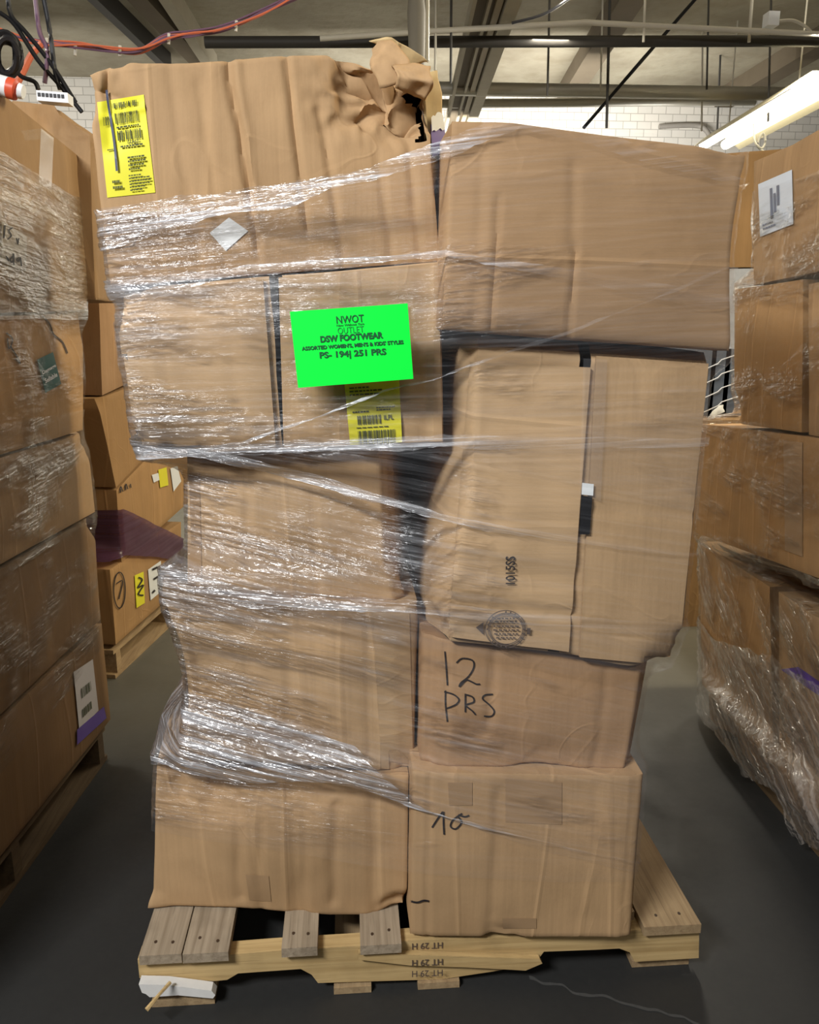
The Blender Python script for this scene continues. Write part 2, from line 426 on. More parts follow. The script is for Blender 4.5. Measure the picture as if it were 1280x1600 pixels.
def stroke(name, box, lines, wpx, mat, parent, off=0.0025, bvh=None):
    """pen strokes: polylines in picture px laid on the box face as thin ribbons"""
    mb = MB()
    for ln in lines:
        pts = [Vector((p[0], p[1], 0)) for p in ln]
        if len(pts) > 2: pts = smooth_pts(pts, 4)
        vs = []
        for i, p in enumerate(pts):
            d = (pts[min(i+1, len(pts)-1)]-pts[max(0, i-1)])
            d = d.normalized() if d.length > 0 else Vector((1, 0, 0))
            n = Vector((-d.y, d.x, 0))*wpx/2
            vs += [hit(box, p.x+n.x, p.y+n.y, off, bvh), hit(box, p.x-n.x, p.y-n.y, off, bvh)]
        mb.add(vs, [(2*i, 2*i+1, 2*i+3, 2*i+2) for i in range(len(pts)-1)])
    return mesh_obj(name, mb.v, mb.f, mat, parent, None)
def glyphs(s, bold=0.0):
    cu = bpy.data.curves.new('t', 'FONT'); cu.body = s; cu.size = 1.0; cu.align_x = 'CENTER'; cu.offset = bold; cu.resolution_u = 3
    o = bpy.data.objects.new('t', cu); C.objects.link(o)
    dg = bpy.context.evaluated_depsgraph_get(); me = bpy.data.meshes.new_from_object(o.evaluated_get(dg))
    vs = [v.co.copy() for v in me.vertices]; fs = [tuple(p.vertices) for p in me.polygons]
    bpy.data.objects.remove(o); bpy.data.curves.remove(cu); bpy.data.meshes.remove(me)
    x0 = min(v.x for v in vs); x1 = max(v.x for v in vs); y0 = min(v.y for v in vs); y1 = max(v.y for v in vs)
    return [((v.x-x0)/(x1-x0), (v.y-y0)/(y1-y0)) for v in vs], fs
def lettering(name, s, quad, put, mat, parent, bold=0.0):
    """quad: px corners of the word's own extent (TL TR BR BL); put(px,py) gives the point on the surface"""
    g, fs = glyphs(s, bold)
    vs = [put(*quad_uv(quad, u, 1-v)) for u, v in g]
    return mesh_obj(name, vs, fs, mat, parent, None)

# ------------------------------------------------------------------ structure
def slab(name, lo, hi, mat):
    m = MB(); m.box(lo, hi); return tag(m.build(name, mat), kind='structure')
t = NT('dark_concrete_lit_far'); g = t.n('ShaderNodeNewGeometry').outputs['Position']
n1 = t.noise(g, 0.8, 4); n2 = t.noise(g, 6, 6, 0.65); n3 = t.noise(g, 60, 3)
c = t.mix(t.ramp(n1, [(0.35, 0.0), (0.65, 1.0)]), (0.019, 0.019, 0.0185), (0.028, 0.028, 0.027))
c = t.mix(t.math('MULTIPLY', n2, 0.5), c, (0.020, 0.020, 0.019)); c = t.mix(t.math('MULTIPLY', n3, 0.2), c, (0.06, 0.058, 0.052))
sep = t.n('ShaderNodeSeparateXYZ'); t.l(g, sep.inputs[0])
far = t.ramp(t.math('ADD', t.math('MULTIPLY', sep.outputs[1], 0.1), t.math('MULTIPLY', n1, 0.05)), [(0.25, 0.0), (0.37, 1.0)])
c = t.mix(far, c, (0.125, 0.118, 0.094))     # lit far aisle painted paler, the stacks' shade kept in the near colour
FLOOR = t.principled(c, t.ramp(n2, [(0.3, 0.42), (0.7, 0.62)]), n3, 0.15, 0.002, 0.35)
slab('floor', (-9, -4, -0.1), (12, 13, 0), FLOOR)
crk = [at_z(x, y, 0.0012) for x, y in ((826, 1528), (850, 1536), (880, 1540), (905, 1553), (940, 1556), (985, 1570), (1030, 1580), (1075, 1594), (1120, 1612))]
m = MB(); vs = []
for k, p in enumerate(smooth_pts(crk, 6)):
    w = 0.003+0.004*abs(noise.noise(p*30)); q = p+Vector((noise.noise(p*40)*0.006, noise.noise(p*35+Vector((3, 0, 0)))*0.006, 0)); vs += [q+Vector((0, w, 0)), q-Vector((0, w, 0))]
m.add(vs, [(2*k, 2*k+1, 2*k+3, 2*k+2) for k in range(len(vs)//2-1)])
m.build('crack', plain('pale_crack_filler', (0.075, 0.073, 0.068), 0.8, 0.2, 0.4, 90), bpy.data.objects['floor'])
t = NT('stained_ceiling_insulation'); g = t.n('ShaderNodeNewGeometry').outputs['Position']
n1 = t.noise(g, 0.9, 5, 0.6); n2 = t.noise(g, 4, 5)
c = t.mix(t.ramp(n1, [(0.35, 0.0), (0.65, 1.0)]), (0.25, 0.22, 0.16), (0.36, 0.33, 0.25))
c = t.mix(t.math('MULTIPLY', t.ramp(n2, [(0.5, 0.0), (0.7, 1.0)]), 0.4), c, (0.20, 0.165, 0.105))
CEIL = t.principled(c, 0.8, n2, 0.5, 0.05, 0.2)
ZC = 4.6
slab('ceiling', (-9, -4, ZC), (12, 13, ZC+0.1), CEIL)
t = NT('white_painted_brick'); g = t.n('ShaderNodeNewGeometry').outputs['Position']
mp = t.n('ShaderNodeMapping'); mp.inputs['Rotation'].default_value = (math.pi/2, 0, 0); t.l(g, mp.inputs[0])
br = t.n('ShaderNodeTexBrick'); br.inputs['Scale'].default_value = 2.4; t.l(mp.outputs[0], br.inputs[0])
br.inputs['Color1'].default_value = (0.72, 0.69, 0.63, 1); br.inputs['Color2'].default_value = (0.64, 0.62, 0.57, 1); br.inputs['Mortar'].default_value = (0.40, 0.38, 0.34, 1)
br.inputs['Mortar Size'].default_value = 0.012
WALL = t.principled(br.outputs[0], 0.7, br.outputs[1], 0.3, 0.01)
slab('wall_back', (-9, 12.6, 0), (12, 12.8, ZC), WALL)
slab('wall_left', (-9.2, -4, 0), (-9, 13, ZC), WALL)
slab('wall_right', (12, -4, 0), (12.2, 13, ZC), WALL)

# ------------------------------------------------------------------ pallets
def board_quad(y0, y1, xa, xb, z0, z1, sk=0.0):
    return [(xa, y0, z0), (xb, y0, z0), (xb+sk, y1, z0), (xa+sk, y1, z0), (xa, y0, z1), (xb, y0, z1), (xb+sk, y1, z1), (xa+sk, y1, z1)]
def main_pallet():
    Yf = 1.482
    root = empty('wooden_pallet', (0.15, 1.98, 0)); tag(root, 'wooden pallet with broken front stringer under the centre stack', 'pallet')
    def X(px, py): return at_y(px, py, Yf).x
    def Zp(px, py): return at_y(px, py, Yf).z
    top = [(215, 1499), (330, 1494), (430, 1486), (560, 1478), (640, 1470), (760, 1466), (880, 1462), (985, 1454), (1012, 1452), (1093, 1446)]
    bot = [(1092, 1497), (992, 1503), (984, 1488), (968, 1482), (930, 1484), (850, 1487), (836, 1506), (770, 1518), (690, 1530), (497, 1536), (487, 1523), (470, 1514), (372, 1521), (355, 1531), (335, 1533), (218, 1528)]
    ol = [at_y(px, py, Yf) for px, py in top+bot]
    for p in ol: p.z = max(p.z, 0.016)
    m = MB(); m.prism(ol, (0, 0, 0), (0, 0.038, 0)); st = m.build('stringer', M['wood_x'], root, 30)
    yb = BVHTree.FromPolygons([p.copy() for p in m.v], m.f)
    # splinter lifted along the torn lower edge
    sp = MB(); pts = [(560, 1484), (660, 1487), (745, 1490), (842, 1493), (846, 1500), (820, 1511), (730, 1506), (640, 1503), (560, 1494)]
    sp.prism([at_y(a, b, Yf-0.004) for a, b in pts], (0, -0.010, 0), (0, 0.003, 0)); sp.build('splintered_strip', M['wood_x'], root, 30)
    put = lambda px, py: at_y(px, py, Yf-0.0165)
    for k, (y, s) in enumerate(((1474, 'HT 29 H'), (1500, 'HT 29 H'), (1517, 'HT 29 H'))):
        q = [(692, y+8), (644, y+10), (644, y), (692, y-2)]
        lettering('stamp', s, q, put if k else (lambda px, py: at_y(px, py, Yf-0.002)), M['print'], st, 0.01)
    for yy in (1.96, 2.44):
        m = MB(); m.box((-0.455, yy, 0.018), (0.75, yy+0.038, 0.107)); m.build('stringer', M['wood_x'], root)
    zt = 0.135
    def brd(l0, r0, mat, sk=0.0, back=0.0):    # px of its front left and right corners
        a = at_z(l0[0], l0[1], zt); b = at_z(r0[0], r0[1], zt)
        m = MB(); y0 = min(a.y, b.y)+back; m.hexa([(a.x, y0-0.004, 0.113), (b.x, y0-0.004, 0.113), (b.x+sk, 2.49, 0.113), (a.x+sk, 2.49, 0.113), (a.x, y0-0.004, zt), (b.x, y0-0.004, zt), (b.x+sk, 2.49, zt), (a.x+sk, 2.49, zt)])
        o = m.build('deck_board', mat, root, 30); return o, a, b, y0
    spots = []
    for l0, r0, mt in (((218, 1491), (284, 1488), 'wood_y'), ((286, 1488), (357, 1485), 'wood_y'), ((440, 1480), (496, 1476), 'wood_y'), ((563, 1476), (627, 1470), 'wood_y'),
                       ((690, 1464), (750, 1461), 'wood_y'), ((800, 1459), (890, 1455), 'wood_y'), ((912, 1453), (1003, 1448), 'wood_d'), ((1006, 1447), (1092, 1437), 'wood_d')):
        o, a, b, y0 = brd(l0, r0, M[mt], 0.0, 0.05 if 640 < l0[0] < 1000 else 0.0)
        for fx in (0.3, 0.72):
            nm = MB()
            cx = a.x+(b.x-a.x)*fx; cy = y0+0.035+random.uniform(-.008, .012)
            nm.prism([(cx+0.0032*math.cos(k*math.pi/4), cy+0.0032*math.sin(k*math.pi/4)*1.3, zt+0.0004) for k in range(8)], (0, 0, -0.001), (0, 0, 0.0008))
            nm.build('nail_head', M['nail'], o)
    # bottom boards and the broken white foot at the left
    for xa, xb, y0, y1 in ((-0.43, -0.30, 1.47, 2.49), (-0.05, 0.03, 1.475, 2.49), (0.13, 0.22, 1.474, 2.49), (0.61, 0.74, 1.50, 2.49)):
        m = MB(); m.hexa(board_quad(y0, y1, xa, xb, 0.001, 0.017)); m.build('bottom_board', M['wood_d'], root)
    m = MB(); ol = [(219, 1531), (262, 1532), (332, 1541), (338, 1548), (334, 1553), (280, 1548), (236, 1551), (230, 1546), (224, 1544)]
    m.prism([at_y(a, b, 1.468) for a, b in ol], (0, -0.012, 0), (0, 0.012, 0)); m.build('broken_board_end', M['wood_w'], root, 30)
    m = MB(); a = at_y(266, 1535, 1.45); b = at_y(229, 1578, 1.40); b.z = max(b.z, 0.004)
    m.tube([a, a.lerp(b, .5)+Vector((0.002, 0, 0.004)), b], [0.004, 0.0035, 0.005], 6); m.build('splinter', M['wood_x'], root)
    return root
PAL = main_pallet()

# ------------------------------------------------------------------ the centre stack
def front_box(name, q, Y, depth, mat, shear=(0, 0), Ys=None, **kw):
    ys = Ys or (Y, Y, Y, Y)
    c = [at_y(p[0], p[1], y) for p, y in zip(q, ys)]
    b = [p+Vector((shear[0], depth, 0)) for p in c]
    return carton(name, c+b, mat, **kw)
NAME = 'cardboard_box'
CB = [cardboard('kraft_board_%s' % k, col, fl, i) for i, (k, col, fl) in enumerate((
    ('tan', (0.43, 0.272, 0.138), 'v'), ('sandy', (0.46, 0.302, 0.160), 'v'), ('brown', (0.39, 0.242, 0.122), 'h'), ('pale', (0.48, 0.322, 0.176), 'h'),
    ('reddish', (0.40, 0.242, 0.125), 'v'), ('dull', (0.36, 0.225, 0.11), 'v'), ('orange', (0.40, 0.235, 0.10), 'v'), ('umber_shaded', (0.20, 0.115, 0.05), 'v')))]  # last one: orange board darkened, dirty brown plus shade of the low boxes
ZD = 0.136
# bottom left, crushed top
L5 = front_box(NAME, [(243, 1188), (640, 1212), (636, 1434), (238, 1418)], 0, 0.88, CB[0], Ys=(1.60, 1.548, 1.54, 1.606), nu=100, nv=60, seed=1,
    creases=[(0.33, 0.35, 0.006, 0.012, 0.2, 0.9), (0.42, 0.43, 0.004, 0.010, 0.2, 1.0), (0.55, 0.57, 0.006, 0.014, 0.25, 1.0), (0.60, 0.60, 0.005, 0.010, 0.25, 1.0), (0.72, 0.71, 0.006, 0.012, 0.2, 0.9), (0.86, 0.87, 0.005, 0.012, 0.1, 1.0)],
    dents=[(0.05, 0.0, 0.1, 0.11, (0, -0.055, 0.03), 0.02), (0.22, 0.02, 0.0, 0.16, (0, 0.03, 0.05), 0.012), (0.6, 0.0, 0.0, 0.15, (0, 0.015, 0.02), 0.006), (0.98, 0.97, 0.0, 0.07, (-0.012, -0.014, 0.02), 0.006), (0.0, 1.0, 0.0, 0.05, (-0.008, 0.0, -0.01), 0)],
    edge={'bot': [(0, -0.004), (0.3, -0.006), (0.7, 0.002), (1, -0.006)]}, bulge=0.018)
tag(L5, 'brown cardboard box at the bottom left of the centre stack, crushed along its top', 'box', 'boxes of the centre stack')
R4 = front_box(NAME, [(645, 1207), (1008, 1213), (988, 1467), (640, 1464)], 0, 0.96, CB[0], Ys=(1.478, 1.442, 1.437, 1.479), seed=2, folds=[('u', 0.075, -1, 0.08), ('u', 0.955, 1, 0.2)],
    creases=[(0.075, 0.075, 0.004, 0.006, 0, 1), (0.38, 0.36, 0.004, 0.012, 0.1, 1), (0.955, 0.955, 0.003, 0.006, 0, 1)],
    dents=[(1.0, 0.0, 0.05, 0.05, (0.008, 0.0, 0.02), 0.012), (0.42, 1.0, 0, 0.05, (0, -0.008, 0.006), 0.008)], bulge=0.008)
tag(R4, 'cardboard box marked 16 at the bottom right of the centre stack', 'box', 'boxes of the centre stack')
L4 = front_box(NAME, [(268, 932), (655, 950), (648, 1208), (288, 1186)], 0, 0.88, CB[1], Ys=(1.575, 1.56, 1.56, 1.575), seed=3,
    creases=[(0.06, 0.05, 0.005, 0.010, 0.1, 1), (0.28, 0.30, 0.003, 0.010, 0.3, 1), (0.45, 0.47, 0.003, 0.010, 0.3, 1), (0.79, 0.80, 0.003, 0.007, 0, 1), (0.93, 0.95, 0.004, 0.008, 0, 1)],
    folds=[('u', 0.94, 1, 0.20)], dents=[(0.0, 0.0, 0.0, 0.10, (-0.022, -0.035, 0.01), 0.012), (0.0, 0.55, 0, 0.18, (0.012, 0, 0.02), 0), (0.97, 0.0, 0.0, 0.05, (0, -0.006, 0), 0.010), (0.95, 0.97, 0, 0.06, (0, 0.0, 0.01), 0.008)], bulge=0.012)
tag(L4, 'cardboard box with a tape strip at its right edge, resting on the crushed bottom box', 'box', 'boxes of the centre stack')
R3 = front_box(NAME, [(660, 996), (1036, 1037), (1004, 1204), (657, 1198)], 0, 0.94, CB[4], Ys=(1.50, 1.49, 1.47, 1.50), seed=4, folds=[('u', 0.10, -1, 0.25), ('u', 0.915, 1, 0.9)],
    creases=[(0.10, 0.10, 0.004, 0.006, 0, 1), (0.045, 0.04, 0.004, 0.006, 0, 1), (0.30, 0.28, 0.004, 0.010, 0, 0.7), (0.76, 0.78, 0.003, 0.010, 0.1, 1), (0.915, 0.93, 0.003, 0.005, 0, 1)],
    dents=[(0.24, 0.72, 0, 0.06, (0, 0, 0.008), 0.004), (0.55, 1.0, 0, 0.10, (0, -0.006, 0.01), 0.004)], bulge=0.010)
tag(R3, 'cardboard box with 12 PRS handwritten in marker, right column of the centre stack', 'box', 'boxes of the centre stack')
L3 = front_box(NAME, [(286, 709), (606, 693), (618, 940), (288, 928)], 1.60, 0.80, CB[1], shear=(0.12, 0), seed=5,
    creases=[(0.31, 0.30, 0.006, 0.010, 0, 0.85), (0.03, 0.03, 0.004, 0.008, 0, 1), (0.62, 0.63, 0.003, 0.010, 0, 1)], folds=[('u', 0.31, -1, 0.10), ('u', 0.95, 1, 0.5)],
    dents=[(0.2, 0.0, 0, 0.10, (0, 0.0, 0.03), 0.006), (1.0, 1.0, 0, 0.08, (0.02, 0, 0.0), 0.006)], bulge=0.010)
tag(L3, 'pale cardboard box set back at mid height of the left column under heavy film', 'box', 'boxes of the centre stack')
seamL = lambda u, v: 0.472 < u < 0.508
L2 = front_box(NAME, [(176, 452), (690, 408), (694, 694), (214, 716)], 1.56, 0.85, CB[3], seed=6, cut=seamL, nu=100,
    dents=[(0.0, 0.0, 0, 0.08, (0.01, 0.02, 0.01), 0.006), (0.0, 1.0, 0, 0.08, (0.0, -0.012, 0.02), 0.008), (0.12, 1.0, 0, 0.09, (0, -0.01, 0.02), 0.006)], bulge=0.006)
tag(L2, 'sideways cardboard box with open flaps behind the green card sign', 'box', 'boxes of the centre stack')
def seam_line(px): return px
decal('flap', L2, [(180, 462), (412, 437), (432, 700), (214, 712)], CB[3], 0.005, 26, 22, 0.005, 0, lambda u, v: 0.004*math.sin(u*9)+0.003*noise.noise(Vector((u*4, v*3, 1)))-0.004*math.exp(-((u-0.28)/0.03)**2)-0.003*math.exp(-((u-0.75)/0.03)**2))
decal('flap', L2, [(436, 434), (684, 412), (690, 688), (444, 700)], CB[1], 0.005, 26, 22, 0.005, 0, lambda u, v: 0.003*math.sin(u*8)+0.003*noise.noise(Vector((u*4, v*3, 4)))-0.005*math.exp(-((u-0.90)/0.03)**2))
seamR = lambda u, v: 0.468 < u < 0.512
R2 = front_box(NAME, [(728, 521), (1112, 549), (1062, 1042), (672, 1000)], 0, 0.85, CB[3], Ys=(1.50, 1.49, 1.46, 1.48), seed=7, cut=seamR, nu=90, nv=90,
    folds=[('u', 0.055, -1, 1.3), ('v', 0.05, -1, 0.6)], dents=[(1.0, 1.0, 0, 0.09, (-0.014, -0.016, 0.02), 0.004), (0.0, 0.98, 0, 0.05, (0.022, 0.0, 0), 0), (0.0, 0.45, 0, 0.22, (0.012, 0, 0), 0), (0.05, 0.0, 0, 0.06, (0.0, 0.004, 0.01), 0.006), (0.8, 1.0, 0, 0.12, (0, 0.010, 0.0), 0)], bulge=0.010)
tag(R2, 'tall cardboard box with a taped centre seam and a round printed stamp', 'box', 'boxes of the centre stack')
fR1 = [(734, 566), (921, 574), (887, 1016), (700, 992)]
decal('flap', R2, fR1, CB[3], 0.005, 22, 40, 0.005, 0, lambda u, v: 0.003*noise.noise(Vector((u*3, v*4, 7)))+0.003*math.sin(v*40)*sstep(0.55, 0.75, v)*(1-sstep(0.88, 0.92, v))-0.006*math.exp(-((v-0.875)/0.012)**2))
decal('flap', R2, [(930, 556), (1104, 568), (1056, 1038), (904, 1024)], CB[1], 0.005, 20, 40, 0.005, 0, lambda u, v: 0.003*noise.noise(Vector((u*3, v*4, 2)))-0.004*math.exp(-((v-0.50)/0.01)**2)-0.003*math.exp(-((v-0.90)/0.01)**2))
R1 = front_box(NAME, [(706, 186), (1173, 236), (1143, 550), (690, 516)], 1.45, 0.80, CB[2], seed=8, nu=90,
    creases=[(0.16, 0.17, 0.005, 0.005, 0.35, 1), (0.40, 0.43, 0.003, 0.010, 0.15, 0.55), (0.43, 0.43, 0.005, 0.005, 0.55, 1), (0.10, 0.11, 0.002, 0.008, 0, 1)],
    folds=[('u', 0.16, -1, 0.05), ('v', 0.95, 1, 0.1)], dents=[(1.0, 0.45, 0, 0.2, (-0.012, 0, 0.01), 0), (0.97, 0.0, 0, 0.08, (0, 0.004, 0.01), 0.004)], edge={'top': [(0, -0.0), (0.2, 0.006), (0.5, 0.002), (0.8, 0), (1, 0)]}, bulge=0.010, rough=0.003)
tag(R1, 'large plain cardboard box leaning at the top right of the centre stack', 'box', 'boxes of the centre stack')
L1 = front_box(NAME, [(130, 104), (662, 82), (690, 408), (170, 448)], 1.57, 0.80, CB[0], seed=9, nu=120, nv=70, cut=lambda u, v: (0.957+0.01*math.sin(v*60) < u < 0.985 and v < 0.40) or ((u-0.875)/0.022)**2+((v-0.02)/0.03)**2 < 1 or ((u-0.95)/0.018)**2+((v-0.10)/0.045)**2 < 1,
    creases=[(0.055, 0.045, 0.008, 0.010, 0, 0.35), (0.11, 0.10, 0.006, 0.010, 0, 0.3), (0.42, 0.46, 0.010, 0.007, 0.0, 0.9), (0.445, 0.47, -0.004, 0.007, 0.0, 0.9), (0.59, 0.60, 0.008, 0.006, 0.0, 0.8), (0.67, 0.70, 0.006, 0.007, 0.2, 1.0), (0.82, 0.85, 0.004, 0.008, 0.45, 1.0), (0.92, 0.94, 0.005, 0.008, 0.35, 1.0), (0.25, 0.27, 0.003, 0.010, 0, 1), (0.33, 0.35, 0.003, 0.008, 0.1, 1)],
    dents=[(0.93, 0.08, 0, 0.15, (0.0, 0.02, 0.05), 0.035), (0.80, 0.16, 0, 0.13, (0, 0, 0.015), 0.018), (0.0, 0.05, 0, 0.09, (0.005, 0.01, 0.02), 0.012), (0.06, 0.02, 0.05, 0.08, (0, -0.01, 0.0), 0.012), (0.08, 0.22, 0, 0.06, (0, 0, 0.012), 0.006)],
    edge={'top': [(0, -0.004), (0.1, 0.004), (0.3, 0.0), (0.7, 0.006), (0.8, 0.010), (1, -0.03)]}, bulge=0.012, rough=0.005)
tag(L1, 'large cardboard box topping the left column, corner torn and shipping label upside down', 'box', 'boxes of the centre stack')

# torn corner of the top box: curled paper layers and the burst side flap
def crumple(name, pts, parent, mat, n=14, amp=0.02, y=1.55, dy=None, seed=0):
    vs = []; fs = []
    for j in range(n+1):
        for i in range(n+1):
            px, py = quad_uv(pts, i/n, j/n)
            yy = y + (dy(i/n, j/n) if dy else 0)
            p = at_y(px, py, yy)
            p += nvec(p*16+Vector((seed*5, 0, 0)))*amp + nvec(p*40+Vector((seed*5, 0, 0)))*amp*0.4
            vs.append(p)
    m = n+1
    for j in range(n):
        for i in range(n): fs.append((j*m+i, j*m+i+1, (j+1)*m+i+1, (j+1)*m+i))
    o = mesh_obj(name, vs, fs, mat, parent, 60)
    sm = o.modifiers.new('thickness', 'SOLIDIFY'); sm.thickness = 0.004
    return o
crumple('torn_flap', [(580, 74), (622, 62), (652, 132), (590, 140)], L1, CB[0], 14, 0.018, 1.555, lambda u, v: 0.05*math.sin(v*math.pi*0.9)*-0.4+0.03*(1-v), 1)
crumple('torn_flap', [(612, 98), (668, 104), (664, 158), (612, 150)], L1, CB[0], 14, 0.020, 1.535, lambda u, v: -0.02*math.sin(v*3.1), 2)
crumple('torn_flap', [(576, 66), (612, 62), (668, 100), (632, 104)], L1, M['inner'], 12, 0.012, 1.62, lambda u, v: 0.02*v, 4)
sf = crumple('side_flap', [(664, 108), (684, 112), (698, 268), (676, 300)], L1, M['inner'], 14, 0.007, 1.60, lambda u, v: 0.05*u, 3)
def on_plane(y): return lambda px, py: at_y(px, py, y)
def flat_patch(name, quad, y, mat, parent, n=6, jag=0.0, dyu=0.0):
    vs = []; fs = []
    for j in range(n+1):
        for i in range(n+1):
            px, py = quad_uv(quad, i/n, j/n)
            if jag and j in (0, n): py += random.uniform(-jag, jag)
            vs.append(at_y(px, py, y+dyu*i/n))
    m = n+1
    for j in range(n):
        for i in range(n): fs.append((j*m+i, j*m+i+1, (j+1)*m+i+1, (j+1)*m+i))
    return mesh_obj(name, vs, fs, mat, parent, None)
flat_patch('purple_tape', [(673, 194), (694, 190), (699, 240), (676, 246)], 1.592, M['purple'], sf, 6, 2, 0.04)
flat_patch('torn_label', [(674, 182), (692, 178), (695, 200), (675, 206)], 1.588, M['white'], sf, 6, 5, 0.04)

# ---- labels, tape and marker on the centre stack
rnd = random.Random(3)
qY = [(152, 160), (225, 148), (243, 301), (168, 309)]
lab = decal('shipping_label', L1, qY, M['yellow'], 0.0012, 16, 30, 0.0, 0, lambda u, v: 0.003*math.exp(-((v-0.13-0.05*(1-u))/0.03)**2))
for a in ((0.32, 0.045, 0.84, 0.10, 18), (0.35, 0.15, 0.84, 0.26, 22), (0.10, 0.17, 0.22, 0.26, 5), (0.36, 0.335, 0.86, 0.435, 16)):
    strips('barcode', L1, barcode_rects(qY, *a, rnd), M['yprint'], lab, 0.0052)
for a in ((0.36, 0.28, 0.9, 0.32, 1), (0.52, 0.60, 0.92, 0.76, 4), (0.5, 0.79, 0.95, 0.97, 6), (0.12, 0.50, 0.3, 0.53, 1), (0.15, 0.82, 0.4, 0.94, 2), (0.40, 0.48, 0.95, 0.52, 1)):
    strips('printed_text', L1, text_lines(qY, *a, rnd), M['yprint'], lab, 0.0052, 1)
lettering('printed_number', '29432', [sub_rect(qY, 0.55, 0.445, 0.80, 0.48)[k] for k in (2, 3, 0, 1)], lambda a, b: hit(L1, a, b, 0.0055), M['yprint'], lab, 0.02)
stroke('marker_line', L1, [[(168, 142), (170, 160), (174, 185), (180, 225), (184, 268)]], 3.6, plain('blue_black_marker', (0.07, 0.08, 0.13), 0.5), lab, 0.0058)
decal('tape', L1, [(150, 392), (208, 384), (230, 330), (160, 345)], M['tape'], 0.0015, 8, 8)
decal('diamond_label', L1, [(358, 340), (388, 361), (353, 392), (328, 364)], M['white'], 0.002, 6, 6)
qB = [(538, 596), (623, 590), (628, 698), (548, 702)]
def hitf(box, px, py, off): return hit(box, px, py, off)
# flap thickness sits in front of the body, so labels on the flaps ride at 10 mm
lab2 = decal('shipping_label', L2, qB, M['yellow'], 0.0165, 12, 12)
for a in ((0.18, 0.50, 0.62, 0.63, 16), (0.17, 0.72, 0.88, 0.97, 26)):
    strips('barcode', L2, barcode_rects(qB, *a, rnd), M['yprint'], lab2, 0.0185)
for a in ((0.08, 0.07, 0.7, 0.22, 3), (0.1, 0.42, 0.5, 0.47, 1), (0.55, 0.38, 0.95, 0.45, 2), (0.15, 0.66, 0.8, 0.69, 1)):
    strips('printed_text', L2, text_lines(qB, *a, rnd), M['yprint'], lab2, 0.0185, 1)
lettering('printed_code', 'ILPL', sub_rect(qB, 0.68, 0.51, 0.86, 0.58), lambda a, b: hit(L2, a, b, 0.0188), M['yprint'], lab2, 0.02)
stroke('seam_tape', L2, [[(425, 430), (425, 480), (427, 500)]], 22, film_mat('clear_tape', 0.10, 0.25, 1.2), L2, 0.017)
# R2: text, stamp, tape
lettering('printed_number', '1015SS', [(788, 909), (788, 866), (803, 866), (803, 909)], lambda a, b: hit(R2, a, b, 0.0155), M['ink'], R2, 0.015)
def ringpts(cx, cy, rx, ry, n=40): return [(cx+rx*math.cos(a*2*math.pi/n), cy+ry*math.sin(a*2*math.pi/n)) for a in range(n+1)]
stamp = stroke('round_stamp', R2, [ringpts(788, 979, 31, 29), ringpts(789, 979, 25.5, 23), ringpts(789, 979, 27.5, 25)], 1.3, M['print'], R2, 0.0155)
lnz = []
for k, yy in enumerate((962, 967, 974, 980, 986, 992)):
    hw = 20*math.sqrt(max(0.05, 1-((yy-978)/22)**2)); x = 789-hw
    while x < 789+hw:
        w = rnd.uniform(3, 7); lnz.append([(x, yy), (min(x+w, 789+hw), yy+0.6)]); x += w+1.6
for a in range(0, 360, 15):
    if a % 90 < 50: lnz.append([(788.5+26.5*math.cos(math.radians(a)), 979+25*math.sin(math.radians(a))), (788.5+30*math.cos(math.radians(a)), 979+28*math.sin(math.radians(a)))])
stroke('stamp_lettering', R2, lnz, 2.2, M['print'], stamp, 0.0155)
mb = MB(); mb.add([hit(R2, *p, 0.0158) for p in ((742, 976), (754, 968), (753, 987))], [(0, 1, 2)]); mb.build('stamp_triangle', M['print'], stamp)
strips('stamp_lettering', R2, [[(821, 977), (827, 977), (826, 987), (821, 987)]], M['print'], stamp, 0.0158)
decal('clear_tape', R2, [(908, 560), (945, 562), (935, 780), (902, 770)], film_mat('clear_packing_tape', 0.04, 0.30, 1.6, fine=0.4), 0.0168, 8, 20)
decal('label_fragment', R2, [(906, 752), (924, 754), (923, 772), (905, 770)], M['white'], 0.0175, 3, 3)
decal('seam_strip', R2, [(905, 772), (922, 774), (918, 832), (902, 832)], M['black'], 0.0165, 3, 6)
# handwriting
stroke('handwriting', R3, [[(695, 1017), (697, 1040), (699, 1070)], [(713, 1035), (722, 1028), (738, 1031), (740, 1042), (732, 1056), (720, 1066), (718, 1072), (728, 1062), (736, 1064), (744, 1068), (750, 1068)]], 2.4, M['ink'], R3)
stroke('handwriting', R3, [[(696, 1078), (696, 1100), (699, 1127)], [(694, 1080), (708, 1084), (717, 1092), (712, 1100), (698, 1106)], [(727, 1083), (727, 1100), (727, 1112)], [(726, 1084), (738, 1088), (740, 1096), (728, 1101), (738, 1110), (743, 1116)], [(770, 1084), (758, 1085), (754, 1091), (764, 1100), (772, 1110), (768, 1118), (756, 1118)]], 2.4, M['ink'], R3)
stroke('handwriting', R4, [[(675, 1292), (684, 1278), (692, 1267)], [(693, 1267), (693, 1285), (694, 1303)], [(722, 1270), (708, 1280), (704, 1290), (712, 1294), (721, 1284), (715, 1274)], [(716, 1272), (726, 1275), (733, 1273)]], 2.6, M['ink'], R4)
stroke('marker_line', R4, [[(641, 1406), (652, 1408), (662, 1405), (670, 1406)]], 3.0, M['ink'], R4, 0.004)
decal('tape', R4, [(700, 1222), (738, 1222), (738, 1258), (702, 1258)], M['tape'], 0.0015, 6, 6)
decal('tape', R4, [(790, 1216), (878, 1222), (878, 1288), (790, 1284)], M['tape'], 0.0015, 6, 6)
decal('tape', R4, [(785, 1434), (838, 1434), (838, 1450), (786, 1450)], M['tape'], 0.0015, 6, 3)
